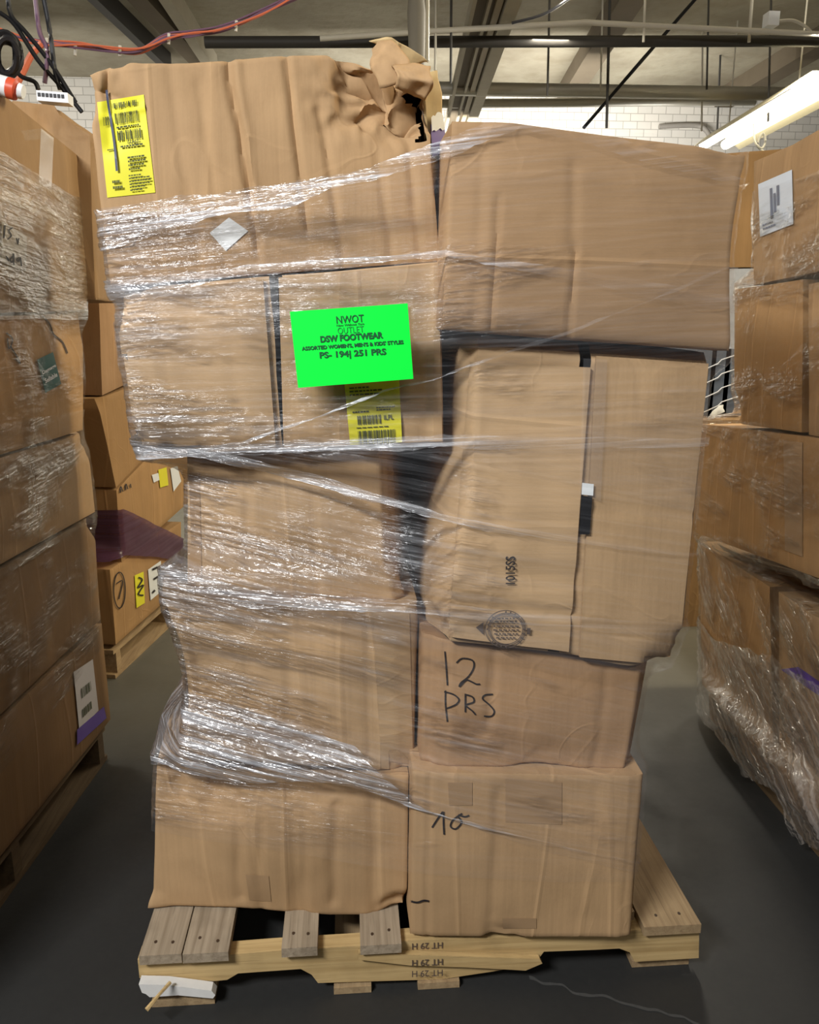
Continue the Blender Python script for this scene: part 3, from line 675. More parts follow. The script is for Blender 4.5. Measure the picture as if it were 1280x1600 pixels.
decal('tape', L5, [(384, 1366), (420, 1368), (424, 1408), (390, 1406)], M['tape'], 0.0015, 6, 8)
decal('tape_strip', L4, [(583, 956), (640, 958), (646, 1206), (596, 1200)], CB[3], 0.0018, 8, 20)
decal('tape', L3, [(290, 740), (312, 738), (316, 925), (296, 925)], M['tape'], 0.0015, 4, 10)

# ------------------------------------------------------------------ stretch film: taut hull around a stack
def hull2(pts):
    pts = sorted(set((round(p[0], 4), round(p[1], 4)) for p in pts))
    if len(pts) < 3: return pts
    def cr(o, a, b): return (a[0]-o[0])*(b[1]-o[1])-(a[1]-o[1])*(b[0]-o[0])
    lo = []
    for p in pts:
        while len(lo) >= 2 and cr(lo[-2], lo[-1], p) <= 0: lo.pop()
        lo.append(p)
    up = []
    for p in reversed(pts):
        while len(up) >= 2 and cr(up[-2], up[-1], p) <= 0: up.pop()
        up.append(p)
    return lo[:-1]+up[:-1]
class Hull:
    def __init__(s, boxes, cx, cy, z0, z1, n=480, dz=0.012, soft=2):
        s.cx, s.cy, s.z0, s.dz, s.n = cx, cy, z0, dz, n; s.nz = int((z1-z0)/dz)+1
        V = [v for b in boxes for v in BOXES[b.name][1]]
        rows = []
        for k in range(s.nz):
            z = z0+k*dz; pts = [(v.x, v.y) for v in V if abs(v.z-z) < dz*1.1]
            if len(pts) < 3: rows.append(None); continue
            h = hull2(pts); m = len(h); row = []
            for i in range(n):
                a = 2*math.pi*i/n; dx, dy = math.cos(a), math.sin(a); best = 0.02
                for j in range(m):
                    x1, y1 = h[j][0]-cx, h[j][1]-cy; x2, y2 = h[(j+1) % m][0]-cx, h[(j+1) % m][1]-cy
                    ex, ey = x2-x1, y2-y1; den = dx*ey-dy*ex
                    if abs(den) < 1e-9: continue
                    tt = (x1*ey-y1*ex)/den; uu = (x1*dy-y1*dx)/den
                    if tt > 0 and -1e-6 <= uu <= 1+1e-6: best = max(best, tt)
                row.append(best)
            rows.append(row)
        last = next(r for r in rows if r)
        for k in range(s.nz):
            if rows[k] is None: rows[k] = last
            else: last = rows[k]
        R0 = [[max(rows[kk][i] for kk in range(max(0, k-1), min(s.nz, k+2))) for i in range(n)] for k in range(s.nz)]
        for _ in range(soft):
            R1_ = []
            for k in range(s.nz):
                a, b, c_ = R0[max(0, k-1)], R0[k], R0[min(s.nz-1, k+1)]
                R1_.append([max(b[i], 0.3*a[i]+0.4*b[i]+0.3*c_[i]) for i in range(n)])
            R0 = R1_
        s.R = R0
    def r(s, i, z):
        k = (z-s.z0)/s.dz; k = max(0, min(s.nz-1.001, k)); a = int(k); f = k-a
        return s.R[a][i % s.n]*(1-f)+s.R[a+1][i % s.n]*f
    def band(s, name, top, bot, mat, parent, off, rows=40, wrinkle=0.002, i0=None, i1=None, seed=0, slope=0.0, jag=0.0):
        """top, bot: polylines (x or y along the wall -> z) via key(i)"""
        vs = []; uv = []; fs = []
        idx = list(range(s.n+1)) if i0 is None else list(range(i0, i1+1))
        arc = 0; prev = None
        for i in idx:
            a = 2*math.pi*i/s.n; ca, sa = math.cos(a), math.sin(a)
            zt, zb = top(i), bot(i)
            if jag:
                zt += jag*noise.noise(Vector((i*0.09, seed, 0)))+jag*0.5*noise.noise(Vector((i*0.31, seed, 0))); zb += jag*1.6*noise.noise(Vector((i*0.07, seed, 5)))+jag*0.6*noise.noise(Vector((i*0.35, seed, 3)))
            zm = (zt+zb)/2; rm = s.r(i, zm); p = (s.cx+rm*ca, s.cy+rm*sa)
            if prev: arc += math.hypot(p[0]-prev[0], p[1]-prev[1])
            prev = p
            for k in range(rows+1):
                z = zb+(zt-zb)*k/rows
                rr = s.r(i, z)+off
                w = noise.noise(Vector((arc*4+seed, z*70-arc*slope*60, seed)))*wrinkle + noise.noise(Vector((arc*14+seed, z*30, seed+3)))*wrinkle*0.8
                rr += abs(w)
                vs.append((s.cx+rr*ca, s.cy+rr*sa, z)); uv.append((arc+seed*1.37, z-arc*slope+seed*0.77))
        m = rows+1
        for c_ in range(len(idx)-1):
            for k in range(rows): fs.append((c_*m+k, (c_+1)*m+k, (c_+1)*m+k+1, c_*m+k+1))
        return mesh_obj(name, vs, fs, mat, parent, 179, uv)
    def xkey(s, poly, zref=1.0):
        def f(i):
            a = 2*math.pi*i/s.n; rm = s.r(i, zref); return plerp(poly, s.cx+rm*math.cos(a))
        return f

for b in (L2, R2):
    for ch in b.children:
        if ch.name.startswith('flap'): BOXES[b.name][1].extend([v.co+b.location for v in ch.data.vertices])
MAIN = [L1, L2, L3, L4, L5, R1, R2, R3, R4]
HU = Hull(MAIN, 0.15, 1.95, 0.15, 1.84)
wrap = empty('stretch_film', (0.15, 1.95, 0.3)); tag(wrap, 'clear stretch film wound around the centre stack of boxes', 'stretch film')
FM = {'dense': film_mat('film_gathered', 0.04, 0.42, 2.2, lean=0.22, loose=0.07, fade=0.75),
      'mid': film_mat('film_layered', 0.014, 0.14, 0.95, lean=0.22, loose=-0.035, fade=0.3),
      'thin': film_mat('film_single', 0.010, 0.05, 0.35, loose=-0.09, lean=0.2),
      'white': film_mat('film_bunched', 0.03, 0.60, 2.6, (0.92, 0.94, 1.0), lean=0.25, loose=0.16, fade=0.8),
      'rope': film_mat('film_rope', 0.12, 0.48, 2.2, fine=1.6, loose=0.2, lean=0.2, fade=0.8)}
def pxpoly(pts, Y=1.50):
    r = []
    for px, py in pts:
        p = at_y(px, py, Y); r.append((p.x, p.z))
    return sorted(r)
def mband(top, bot, kind, off, rows=40, wr=0.003, seed=0, slope=0.0, jag=0.004, zref=1.0):
    return HU.band('film_band', HU.xkey(pxpoly(top), zref), HU.xkey(pxpoly(bot), zref), FM[kind], wrap, off, rows, wr, None, None, seed, slope, jag)
# general cover
mband([(140, 335), (300, 312), (450, 298), (560, 283), (690, 235), (790, 196), (1175, 242)], [(150, 560), (690, 560), (1150, 560)], 'mid', 0.006, 46, 0.003, 1, 0.10, 0.006, 1.5)
mband([(150, 440), (690, 420), (1150, 420)], [(215, 722), (690, 705), (1110, 800)], 'mid', 0.008, 46, 0.003, 2, 0.03)
mband([(215, 690), (690, 680), (1110, 640)], [(255, 985), (660, 985), (1050, 1085)], 'mid', 0.007, 46, 0.003, 3, -0.16)
mband([(250, 890), (660, 930), (1080, 1000)], [(240, 1205), (300, 1236), (390, 1246), (480, 1232), (560, 1226), (640, 1250), (1010, 1345)], 'mid', 0.009, 46, 0.004, 4, -0.22)
mband([(235, 1150), (640, 1150), (1010, 1050)], [(235, 1340), (640, 1352), (1010, 1345)], 'thin', 0.0065, 30, 0.002, 5, -0.03)
# gathered passes
mband([(140, 322), (300, 300), (450, 287), (560, 272), (690, 226), (790, 190), (850, 196), (1175, 300)], [(150, 388), (260, 356), (350, 336), (450, 322), (690, 256), (800, 213), (1175, 312)], 'white', 0.010, 26, 0.006, 6, 0.12, 0.006, 1.6)
mband([(160, 440), (300, 432), (420, 414), (690, 396), (1150, 470)], [(160, 480), (300, 462), (420, 432), (690, 404), (1150, 500)], 'dense', 0.010, 12, 0.005, 7, 0.05)
mband([(205, 690), (360, 700), (520, 690), (690, 676), (1110, 680)], [(215, 735), (370, 716), (520, 706), (690, 698), (1100, 694)], 'rope', 0.011, 12, 0.006, 8, 0.05)
mband([(280, 700), (360, 706), (450, 730), (540, 760), (700, 800), (1100, 860)], [(280, 720), (360, 722), (450, 756), (540, 776), (700, 812), (1100, 866)], 'rope', 0.012, 10, 0.005, 9, -0.2)
mband([(260, 895), (420, 930), (660, 930), (1050, 960)], [(260, 925), (420, 960), (660, 950), (1050, 980)], 'dense', 0.011, 12, 0.005, 10, -0.05)
mband([(270, 1100), (420, 1130), (560, 1170), (640, 1236), (665, 1250), (1000, 1322)], [(245, 1200), (310, 1238), (400, 1246), (480, 1230), (560, 1222), (640, 1248), (665, 1254), (1000, 1326)], 'white', 0.012, 26, 0.006, 11, -0.22)
mband([(600, 610), (420, 690), (215, 745), (690, 585), (1100, 420)], [(600, 614), (420, 694), (215, 752), (690, 589), (1100, 424)], 'rope', 0.013, 3, 0.002, 12, 0.2)

# ------------------------------------------------------------------ the green card
def film_y(px, py, off):
    d = ray(px, py); y = 1.25
    while y < 1.7:
        p = EYE+d*(y/d.y); a = math.atan2(p.y-HU.cy, p.x-HU.cx)/(2*math.pi)*HU.n
        if math.hypot(p.x-HU.cx, p.y-HU.cy) < HU.r(int(round(a)) % HU.n, p.z)+off: return y
        y += 0.002
    return 1.5
qS = [(453, 487), (637, 474), (646, 592), (466, 606)]
mb = MB(); nS = 10
yl = min(film_y(460, 500, 0.019), film_y(470, 590, 0.019)); yr = min(film_y(632, 490, 0.019), film_y(640, 580, 0.019), film_y(600, 590, 0.019))
YS = (yl+yr)/2
front = [at_y(*quad_uv(qS, i/nS, j/nS), yl+(yr-yl)*i/nS-0.004*math.sin(math.pi*i/nS)) for j in range(nS+1) for i in range(nS+1)]
sign = mesh_obj('card_sign', front, [(j*(nS+1)+i, j*(nS+1)+i+1, (j+1)*(nS+1)+i+1, (j+1)*(nS+1)+i) for j in range(nS) for i in range(nS)], M['green'], None, None)
tag(sign, 'bright green printed card stuck on the film of the centre stack', 'sign')
so = sign.modifiers.new('thickness', 'SOLIDIFY'); so.thickness = 0.0012; so.offset = -1
sb = BVHTree.FromPolygons(front, [(j*(nS+1)+i, j*(nS+1)+i+1, (j+1)*(nS+1)+i+1, (j+1)*(nS+1)+i) for j in range(nS) for i in range(nS)])
def on_sign(px, py):
    d = ray(px, py).normalized(); loc, nor, i, dist = sb.ray_cast(EYE, d)
    return (loc if loc else at_y(px, py, YS))-d*0.0012
for s, q, bold, mt in (('NWOT', [(525, 494), (568, 491), (569, 503), (526, 506)], 0.012, 'gprint'), ('New Without Tags', [(526, 507), (569, 504), (569, 508.5), (526, 511.5)], 0.02, 'gprint'),
                   ('OUTLET', [(527, 512), (568, 509), (569, 519), (528, 522)], 0.0, 'gprint_light'), ('DSW FOOTWEAR', [(500, 525), (598, 518), (599, 528.5), (501, 535.5)], 0.045, 'gprint'),
                   ("ASSORTED WOMEN'S, MEN'S & KIDS' STYLES", [(471, 541.5), (630, 531), (631, 538.5), (472, 549)], 0.045, 'gprint'), ('PS- 194| 251 PRS', [(499, 550), (603, 544), (604, 557), (500, 563)], 0.035, 'gprint')):
    lettering('lettering', s, q, on_sign, M[mt], sign, bold)

# ------------------------------------------------------------------ side stacks
class Wall:
    """the upright face of a neighbouring stack, through two floor-level points"""
    def __init__(s, a, b, z): s.A = at_z(*a, z); B = at_z(*b, z); s.d = (B-s.A); s.d.z = 0; s.d.normalize(); s.n = s.d.cross(Vector((0, 0, 1))); s.n.normalize()
    def p(s, px, py, off=0.0): return at_plane(px, py, s.A+s.n*off, s.n)
def side_box(w, far_top, far_bot, near_top, near_bot, inward, depth, mat, extend=0.0, off=0.0, shear=0, name=NAME, **kw):
    """far/near pixel corners of the visible side face; inward: +1/-1 away from the aisle"""
    ft, fb, nt, nb = [w.p(*q, off) for q in (far_top, far_bot, near_top, near_bot)]
    if extend: nt = nt+(nt-ft)*extend; nb = nb+(nb-fb)*extend
    inn = w.n*inward*depth
    c = [ft, nt, nb, fb]; b = [p+inn for p in c]
    return carton(name, c+b, mat, nu=40, nv=26, nw=8, **kw)
WL = Wall((172, 1125), (0, 1345), 0.14)
inl = 1 if WL.n.x < 0 else -1
LS = []
def lbox(label, ft, fb, nt, nb, mat, ext, **kw):
    o = side_box(WL, ft, fb, nt, nb, inl, kw.pop('depth', 0.8), mat, ext, **kw); tag(o, label, 'box', 'boxes of the left stack'); LS.append(o); return o
S1 = lbox('big cardboard box topping the left stack, paper note on its side', (146, 262), (137, 484), (0, 142), (0, 490), CB[5], 0.72, seed=21, dents=[(0.0, 0.0, 0, 0.05, (0, 0, 0.01), 0)])
S2 = lbox('cardboard box with a dark green sticker in the left stack', (131, 488), (131, 672), (0, 494), (0, 712), CB[6], 0.72, seed=22, dents=[(0.1, 0.0, 0, 0.15, (0, 0.0, 0.03), 0.012)])
S3 = lbox('film covered cardboard box directly below the green sticker box', (136, 676), (150, 800), (0, 716), (0, 884), CB[5], 0.72, seed=23, dents=[(0, 0, 0, 0.1, (0, 0, 0.02), 0.015)])
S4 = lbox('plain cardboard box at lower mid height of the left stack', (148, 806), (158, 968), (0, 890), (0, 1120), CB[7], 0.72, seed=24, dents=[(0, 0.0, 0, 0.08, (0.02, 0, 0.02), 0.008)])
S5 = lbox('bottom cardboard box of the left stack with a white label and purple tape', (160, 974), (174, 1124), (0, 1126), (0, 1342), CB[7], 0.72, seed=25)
# a box behind the top one, its lid edge showing
def yb_box(name, q, Y, depth, mat, label, group, **kw):
    o = front_box(name, q, Y, depth, mat, **kw); return tag(o, label, 'box', group)
S6 = yb_box(NAME, [(18, 156), (140, 192), (150, 470), (18, 470)], 2.62, 0.5, CB[5], 'dented cardboard box behind the top of the left stack', 'boxes of the left stack', seed=26, edge={'top': [(0, 0.0), (0.5, 0.02), (0.55, 0.0), (1, -0.03)]}, dents=[(0.6, 0.1, 0, 0.12, (0, 0.0, 0.03), 0.01)])
HL = Hull(LS, WL.A.x-0.45 if inl else 0, 1.6, 0.12, 1.95, 320, 0.016)
filmL = empty('stretch_film', (HL.cx, HL.cy, 0.3)); tag(filmL, 'dull yellowish stretch film around the left stack', 'stretch film')
FL_M = {'d': film_mat('film_left_gathered', 0.03, 0.22, 1.5, (0.85, 0.80, 0.62), loose=0.1), 'm': film_mat('film_left', 0.015, 0.12, 1.0, (0.80, 0.74, 0.58)), 't': film_mat('film_left_thin', 0.01, 0.05, 0.5, (0.7, 0.62, 0.5))}
def wpoly(w, pts):
    return sorted([(w.p(*q).y, w.p(*q).z) for q in pts])
def ykey(H, poly, zref=1.0):
    def f(i):
        a = 2*math.pi*i/H.n; return plerp(poly, H.cy+H.r(i, zref)*math.sin(a))
    return f
def sband(H, w, top, bot, mat, parent, off, rows, wr, seed, slope, jag=0.006):
    return H.band('film_band', ykey(H, wpoly(w, top)), ykey(H, wpoly(w, bot)), mat, parent, off, rows, wr, None, None, seed, slope, jag)
sband(HL, WL, [(0, 238), (146, 330)], [(0, 500), (138, 500)], FL_M['d'], filmL, 0.006, 34, 0.004, 31, -0.08)
sband(HL, WL, [(0, 470), (138, 470)], [(0, 760), (136, 720)], FL_M['t'], filmL, 0.008, 30, 0.003, 32, 0.0)
sband(HL, WL, [(0, 660), (132, 640)], [(0, 900), (148, 810)], FL_M['m'], filmL, 0.010, 30, 0.005, 33, 0.05)
sband(HL, WL, [(0, 880), (150, 800)], [(0, 1200), (160, 1010)], FL_M['t'], filmL, 0.007, 30, 0.003, 34, 0.0)
# things stuck on it
def side_quad(name, w, quad, off, mat, parent, n=4):
    vs = []; 
    for j in range(n+1):
        for i in range(n+1): vs.append(w.p(*quad_uv(quad, i/n, j/n), off))
    m = n+1; return mesh_obj(name, vs, [(j*m+i, j*m+i+1, (j+1)*m+i+1, (j+1)*m+i) for j in range(n) for i in range(n)], mat, parent, None)
sg = 1 if WL.n.x > 0 else -1
note = decal('paper_note', S1, [(0, 345), (40, 370), (38, 424), (0, 410)], plain('greyed_note_paper', (0.42, 0.36, 0.27), 0.7), 0.004, 8, 8)
stroke('handwriting', S1, [[(4, 352), (3, 366), (2, 372)], [(16, 356), (10, 360), (14, 368), (8, 374)], [(22, 372), (24, 380)], [(26, 372), (24, 382)]], 2.0, M['ink'], note, 0.006)
stroke('handwriting', S1, [[(6, 400), (10, 408), (8, 402)], [(16, 400), (12, 406), (15, 410), (18, 404), (17, 396), (18, 414)], [(26, 402), (22, 406), (26, 408), (28, 402), (30, 416)]], 2.0, M['ink'], note, 0.006)
stk = decal('green_sticker', S2, [(55, 562), (80, 550), (93, 600), (68, 614)], M['dkgreen'], 0.005, 6, 6)
lettering('lettering', 'Damage', [(61, 580), (82, 568), (84, 574), (63, 587)], lambda a, b: hit(S2, a, b, 0.0075), M['white'], stk, 0.02)
lettering('lettering', 'Sellable', [(65, 592), (84, 581), (86, 588), (67, 599)], lambda a, b: hit(S2, a, b, 0.0075), M['white'], stk, 0.02)
stroke('crack', S2, [[(64, 492), (76, 506), (82, 522), (96, 534), (104, 552)]], 2.2, plain('dark_torn_edge', (0.06, 0.035, 0.02), 0.8), S2, 0.003)
stroke('handwriting', S2, [[(8, 520), (18, 530), (12, 545), (10, 528)], [(14, 540), (24, 556), (30, 568), (22, 560)]], 2.0, M['ink'], S2, 0.003)
q5 = [(113, 1050), (143, 1030), (152, 1110), (122, 1142)]
pl = decal('paper_label', S5, q5, plain('grey_label_paper', (0.55, 0.52, 0.50), 0.6), 0.004, 8, 8)
for a in ((0.25, 0.35, 0.75, 0.52, 10), (0.2, 0.7, 0.7, 0.84, 10)):
    strips('barcode', S5, barcode_rects(q5, *a, rnd), M['yprint'], pl, 0.006)
decal('purple_tape', S5, [(118, 1140), (160, 1104), (164, 1122), (118, 1164)], M['purple'], 0.005, 8, 4)
def tape_on(b, q): return decal('tape', b, q, M['tape'], 0.002, 6, 10)
decal('glossy_tape', S1, [(64, 150), (84, 165), (78, 300), (58, 285)], film_mat('shiny_clear_tape', 0.05, 0.35, 1.8, (0.9, 0.85, 0.7), fine=0.5), 0.004, 4, 16)

# pallets of the neighbours
fa = math.atan2(WL.d.y, WL.d.x)
A_ = WL.A
dL = -WL.d if WL.d.y > 0 else WL.d          # towards the viewer
angL = math.atan2(dL.y, dL.x)
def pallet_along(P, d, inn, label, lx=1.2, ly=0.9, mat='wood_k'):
    root = empty('wooden_pallet', (P.x, P.y, 0)); tag(root, label, 'pallet')
    def bx(name, x0, x1, y0, y1, z0, z1, mat):
        q = lambda x, y, z: Vector((P.x, P.y, 0))+d*x+inn*y+Vector((0, 0, z))
        m = MB(); m.hexa([q(x0, y0, z0), q(x1, y0, z0), q(x1, y1, z0), q(x0, y1, z0), q(x0, y0, z1), q(x1, y0, z1), q(x1, y1, z1), q(x0, y1, z1)]); m.build(name, mat, root, 30)
    for x in (0.02, lx/2-0.02, lx-0.06): bx('block_rail', x, x+0.04, 0, ly, 0.017, 0.104, M[mat])
    for k in range(6):
        y = k*(ly-0.12)/5; bx('deck_board', 0, lx, y, y+0.12, 0.104, 0.122, M[mat])
    for k in range(3):
        y = k*(ly-0.12)/2; bx('bottom_board', 0, lx, y, y+0.12, 0.001, 0.017, M[mat])
pallet_along(WL.A+WL.n*inl*0.02, dL, WL.n*inl, 'dark brown wooden pallet under the left stack')

# ---- right stack
WR = Wall((1100, 1090), (1280, 1290), 0.14)
inr = 1 if WR.n.x > 0 else -1
RS = []
def rbox(label, ft, fb, nt, nb, mat, ext, **kw):
    o = side_box(WR, ft, fb, nt, nb, inr, kw.pop('depth', 0.8), mat, ext, **kw); tag(o, label, 'box', 'boxes of the right stack'); RS.append(o); return o
T1 = rbox('top cardboard box of the right stack with a bluish white label', (1177, 252), (1176, 446), (1280, 198), (1280, 424), CB[5], 1.5, seed=41, edge={'top': [(0, 0.0), (0.25, -0.01), (0.5, 0.0), (1, 0)]})
T2 = rbox('cardboard box in shadow below the labelled top box of the right stack', (1146, 452), (1146, 662), (1254, 436), (1252, 676), CB[6], 0.0, seed=42, off=0.0, dents=[(0.0, 0.9, 0, 0.08, (0.0, 0, 0.02), 0.008)])
T3 = rbox('cardboard box nearest the viewer on the second tier of the right stack', (1262, 444), (1262, 680), (1290, 438), (1290, 684), CB[5], 3.0, seed=43)
T4 = rbox('wide cardboard box at mid height of the right stack with tape along it', (1094, 662), (1086, 832), (1280, 684), (1280, 905), CB[6], 1.2, seed=44)
T5 = rbox('dented cardboard box low in the right stack behind torn film', (1092, 846), (1096, 1070), (1202, 916), (1208, 1186), CB[6], 0.0, off=0.06*inr, seed=45)
T6 = rbox('cardboard box beside purple tape low in the right stack', (1216, 924), (1216, 1192), (1290, 973), (1290, 1268), CB[5], 1.6, off=0.05*inr, seed=46, dents=[(0.3, 0.4, 0, 0.1, (0, 0, 0.04), 0.01)])
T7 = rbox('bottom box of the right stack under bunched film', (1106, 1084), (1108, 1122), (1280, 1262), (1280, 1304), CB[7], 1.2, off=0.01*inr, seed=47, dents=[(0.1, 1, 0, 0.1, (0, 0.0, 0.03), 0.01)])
qw = [(1187, 288), (1240, 265), (1242, 350), (1190, 370)]
wl = decal('paper_label', T1, qw, plain('bluish_white_label', (0.62, 0.68, 0.76), 0.4, 0.5), 0.004, 8, 8)
bgp = plain('blue_grey_print', (0.16, 0.18, 0.24), 0.6)
strips('printed_text', T1, [sub_rect(qw, 0.35+0.1*k, 0.18+0.12*(k % 2), 0.42+0.1*k, 0.75-0.1*(k % 3)) for k in range(3)], bgp, wl, 0.006)
strips('printed_text', T1, text_lines(qw, 0.1, 0.78, 0.6, 0.92, 2, rnd), bgp, wl, 0.006)
decal('tape', T4, [(1225, 672), (1255, 676), (1255, 870), (1228, 860)], M['tape'], 0.002, 4, 12)
decal('purple_tape', T6, [(1222, 1046), (1250, 1042), (1290, 1070), (1290, 1092), (1228, 1066)][:4], M['purple'], 0.004, 6, 4)
HR = Hull(RS, WR.A.x+0.42, 1.75, 0.12, 1.95, 320, 0.016)
filmR = empty('stretch_film', (HR.cx, HR.cy, 0.3)); tag(filmR, 'sagging torn stretch film around the right stack', 'stretch film')
FR_M = {'d': film_mat('film_right_gathered', 0.06, 0.30, 1.6, (0.72, 0.66, 0.60), fine=0.5, loose=0.1), 'm': film_mat('film_right', 0.02, 0.13, 1.0, (0.72, 0.62, 0.48), fine=0.7), 't': film_mat('film_right_thin', 0.012, 0.06, 0.6, (0.72, 0.62, 0.48), fine=0.7)}
sband(HR, WR, [(1170, 300), (1280, 270)], [(1146, 470), (1280, 450)], FR_M['m'], filmR, 0.008, 24, 0.004, 51, 0.1)
sband(HR, WR, [(1146, 425), (1280, 408)], [(1140, 690), (1280, 720)], FR_M['t'], filmR, 0.010, 30, 0.004, 52, 0.1)
sband(HR, WR, [(1094, 650), (1280, 672)], [(1086, 880), (1280, 930)], FR_M['t'], filmR, 0.008, 30, 0.004, 53, 0.0)
sband(HR, WR, [(1086, 830), (1280, 900)], [(1090, 1100), (1280, 1240)], FR_M['m'], filmR, 0.012, 34, 0.010, 54, -0.6)
sband(HR, WR, [(1086, 985), (1180, 1020), (1280, 1080)], [(1090, 1120), (1150, 1180), (1200, 1230), (1280, 1325)], FR_M['d'], filmR, 0.018, 28, 0.016, 55, -0.5, 0.03)
dR = -WR.d if WR.d.y > 0 else WR.d
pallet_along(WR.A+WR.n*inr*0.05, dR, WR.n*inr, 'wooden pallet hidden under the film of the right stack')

# ---- the stack further up the left aisle
WF = Wall((180, 1010), (255, 945), 0.14)
inf = 1 if WF.n.x < 0 else -1
FS = []
def fbox(label, nt, nb, ft, fb, mat, **kw):
    o = side_box(WF, nt, nb, ft, fb, inf, 0.9, mat, kw.pop('ext', 0.3), **kw); tag(o, label, 'box', 'boxes of the rear left stack'); FS.append(o); return o
G1 = fbox('reddish cardboard box atop the rear left stack, seen between two stacks', (152, 380), (160, 618), (290, 400), (290, 560), CB[4], seed=61, ext=0)
G2 = fbox('cardboard box second from the top of the rear left stack', (152, 624), (182, 762), (290, 570), (290, 650), CB[6], seed=62, dents=[(0, 0, 0, 0.06, (0.02, 0.0, 0.02), 0.006)])
G3 = fbox('cardboard box with small yellow tag in the rear left stack', (182, 766), (190, 880), (290, 655), (290, 790), CB[6], seed=63)
G4 = fbox('bottom cardboard box of the rear left stack with a circled number 7', (172, 890), (182, 1008), (262, 830), (264, 935), CB[6], seed=64)
decal('yellow_tag', G3, [(246, 734), (259, 730), (262, 758), (249, 762)], M['yellow'], 0.004, 3, 3)
decal('white_tag', G3, [(236, 742), (246, 739), (248, 750), (239, 754)], M['white'], 0.004, 3, 3)
decal('paper_label', G3, [(265, 732), (276, 728), (282, 752), (270, 768)], M['white'], 0.004, 3, 3)
decal('yellow_label', G4, [(209, 899), (223, 893), (225, 942), (212, 950)], M['yellow'], 0.004, 3, 3)
stroke('handwriting', G4, [[(214, 902), (220, 906), (213, 918), (222, 914), (214, 928), (222, 930)]], 2.2, M['ink'], G4, 0.007)
decal('paper_label', G4, [(230, 890), (250, 876), (253, 922), (234, 938)], M['white'], 0.004, 3, 3)
stroke('label_print', G4, [[(236, 890), (244, 886)], [(246, 884), (248, 892)], [(236, 926), (240, 922)], [(238, 905), (246, 900)]], 3.0, M['ink'], G4, 0.007)
stroke('handwriting', G4, [ringpts(185, 922, 9, 28, 20), [(180, 912), (190, 908), (184, 936)]], 1.6, M['ink'], G4, 0.005)
stroke('handwriting', G3, [[(186, 770), (187, 760), (190, 768)], [(194, 766), (195, 756), (198, 764)], [(202, 756), (203, 762)]], 1.6, M['ink'], G3, 0.005)
HF = Hull(FS, WF.A.x-0.45, 3.55, 0.12, 1.8, 240, 0.02)
pf = NT('purple_film'); uvn = pf.n('ShaderNodeUVMap').outputs[0]; s1 = pf.noise(uvn, 1.0, 5, 0.6, (1.5, 60, 1))
tr = pf.n('ShaderNodeBsdfTransparent'); tr.inputs[0].default_value = (0.60, 0.45, 0.58, 1)
dfb = pf.n('ShaderNodeBsdfPrincipled'); dfb.inputs['Base Color'].default_value = (0.10, 0.045, 0.085, 1); dfb.inputs['Roughness'].default_value = 0.3
mx = pf.n('ShaderNodeMixShader'); pf.l(pf.ramp(s1, [(0.3, 0.45), (0.7, 0.85)]), mx.inputs[0]); pf.l(tr.outputs[0], mx.inputs[1]); pf.l(dfb.outputs[0], mx.inputs[2]); pf.l(mx.outputs[0], pf.out.inputs[0])
pt_, pb_ = wpoly(WF, [(188, 795), (200, 800), (240, 822), (285, 842)]), wpoly(WF, [(192, 866), (210, 868), (250, 872), (285, 880)])
pband = HF.band('purple_film', ykey(HF, pt_), ykey(HF, pb_), pf.m, None, 0.012, 14, 0.003, None, None, 71, 0.0, 0.004)
tag(pband, 'purple stretch film band around the rear left stack', 'stretch film')
nF = -WF.d if WF.d.y < 0 else WF.d
pallet_along(WF.A+WF.n*inf*0.01, nF, WF.n*inf, 'pale wooden pallet under the rear left stack', 1.2, 0.9, 'wood_d')

# ---- glimpses past the right edge of the centre stack
yb_box(NAME, [(1120, 240), (1230, 232), (1230, 418), (1120, 418)], 5.2, 0.8, CB[6], 'sunlit looking orange box far behind the right stack', 'far boxes', seed=81, bulge=0.004)
B2 = yb_box(NAME, [(1116, 420), (1232, 418), (1232, 838), (1116, 838)], 5.15, 0.8, plain('silvery_wrapped_carton', (0.60, 0.62, 0.65), 0.35, 0.5, 0.4, 30), 'silvery wrapped carton under the far orange box', 'far boxes', seed=82, bulge=0.004)
rk = empty('wire_cage', at_y(1130, 640, 3.6)*1.0); tag(rk, 'dark blue grey crate with white wires behind the right stack', 'crate')
for k, (a, b) in enumerate(((1090, 1112), (1114, 1134), (1136, 1160))):
    m = MB(); p0 = at_y(a, 545, 3.6); p1 = at_y(b, 650, 3.6); m.box((p0.x, 3.6, p1.z), (p1.x, 4.3, p0.z)); m.build('panel', plain('blue_grey_panel', (0.10, 0.12, 0.15), 0.4, 0.5) if k == 0 else bpy.data.materials['blue_grey_panel'], rk)
for k in range(4):
    y = 566+k*22; m = MB(); m.tube([at_y(1100, y+12, 3.58), at_y(1122, y+2, 3.58), at_y(1128, y-4, 3.58), at_y(1158, y-14, 3.58)], 0.0026, 6); m.build('wire', M['whiteplastic'], rk)
m = MB(); p0 = at_y(1060, 655, 3.55); p1 = at_y(1200, 700, 3.55); m.box((p0.x, 3.5, 0.0), (p1.x, 4.4, p0.z)); o = m.build('cardboard_box', CB[5]); tag(o, 'low dark carton carrying the blue grey crate behind the right stack', 'box', 'far boxes')
crm = crumple('crumpled_paper', [(1106, 644), (1128, 632), (1132, 646), (1108, 656)], None, M['white'], 8, 0.02, 3.52, None, 5); tag(crm, 'crumpled cream paper scrap beside the far blue grey crate', 'paper')

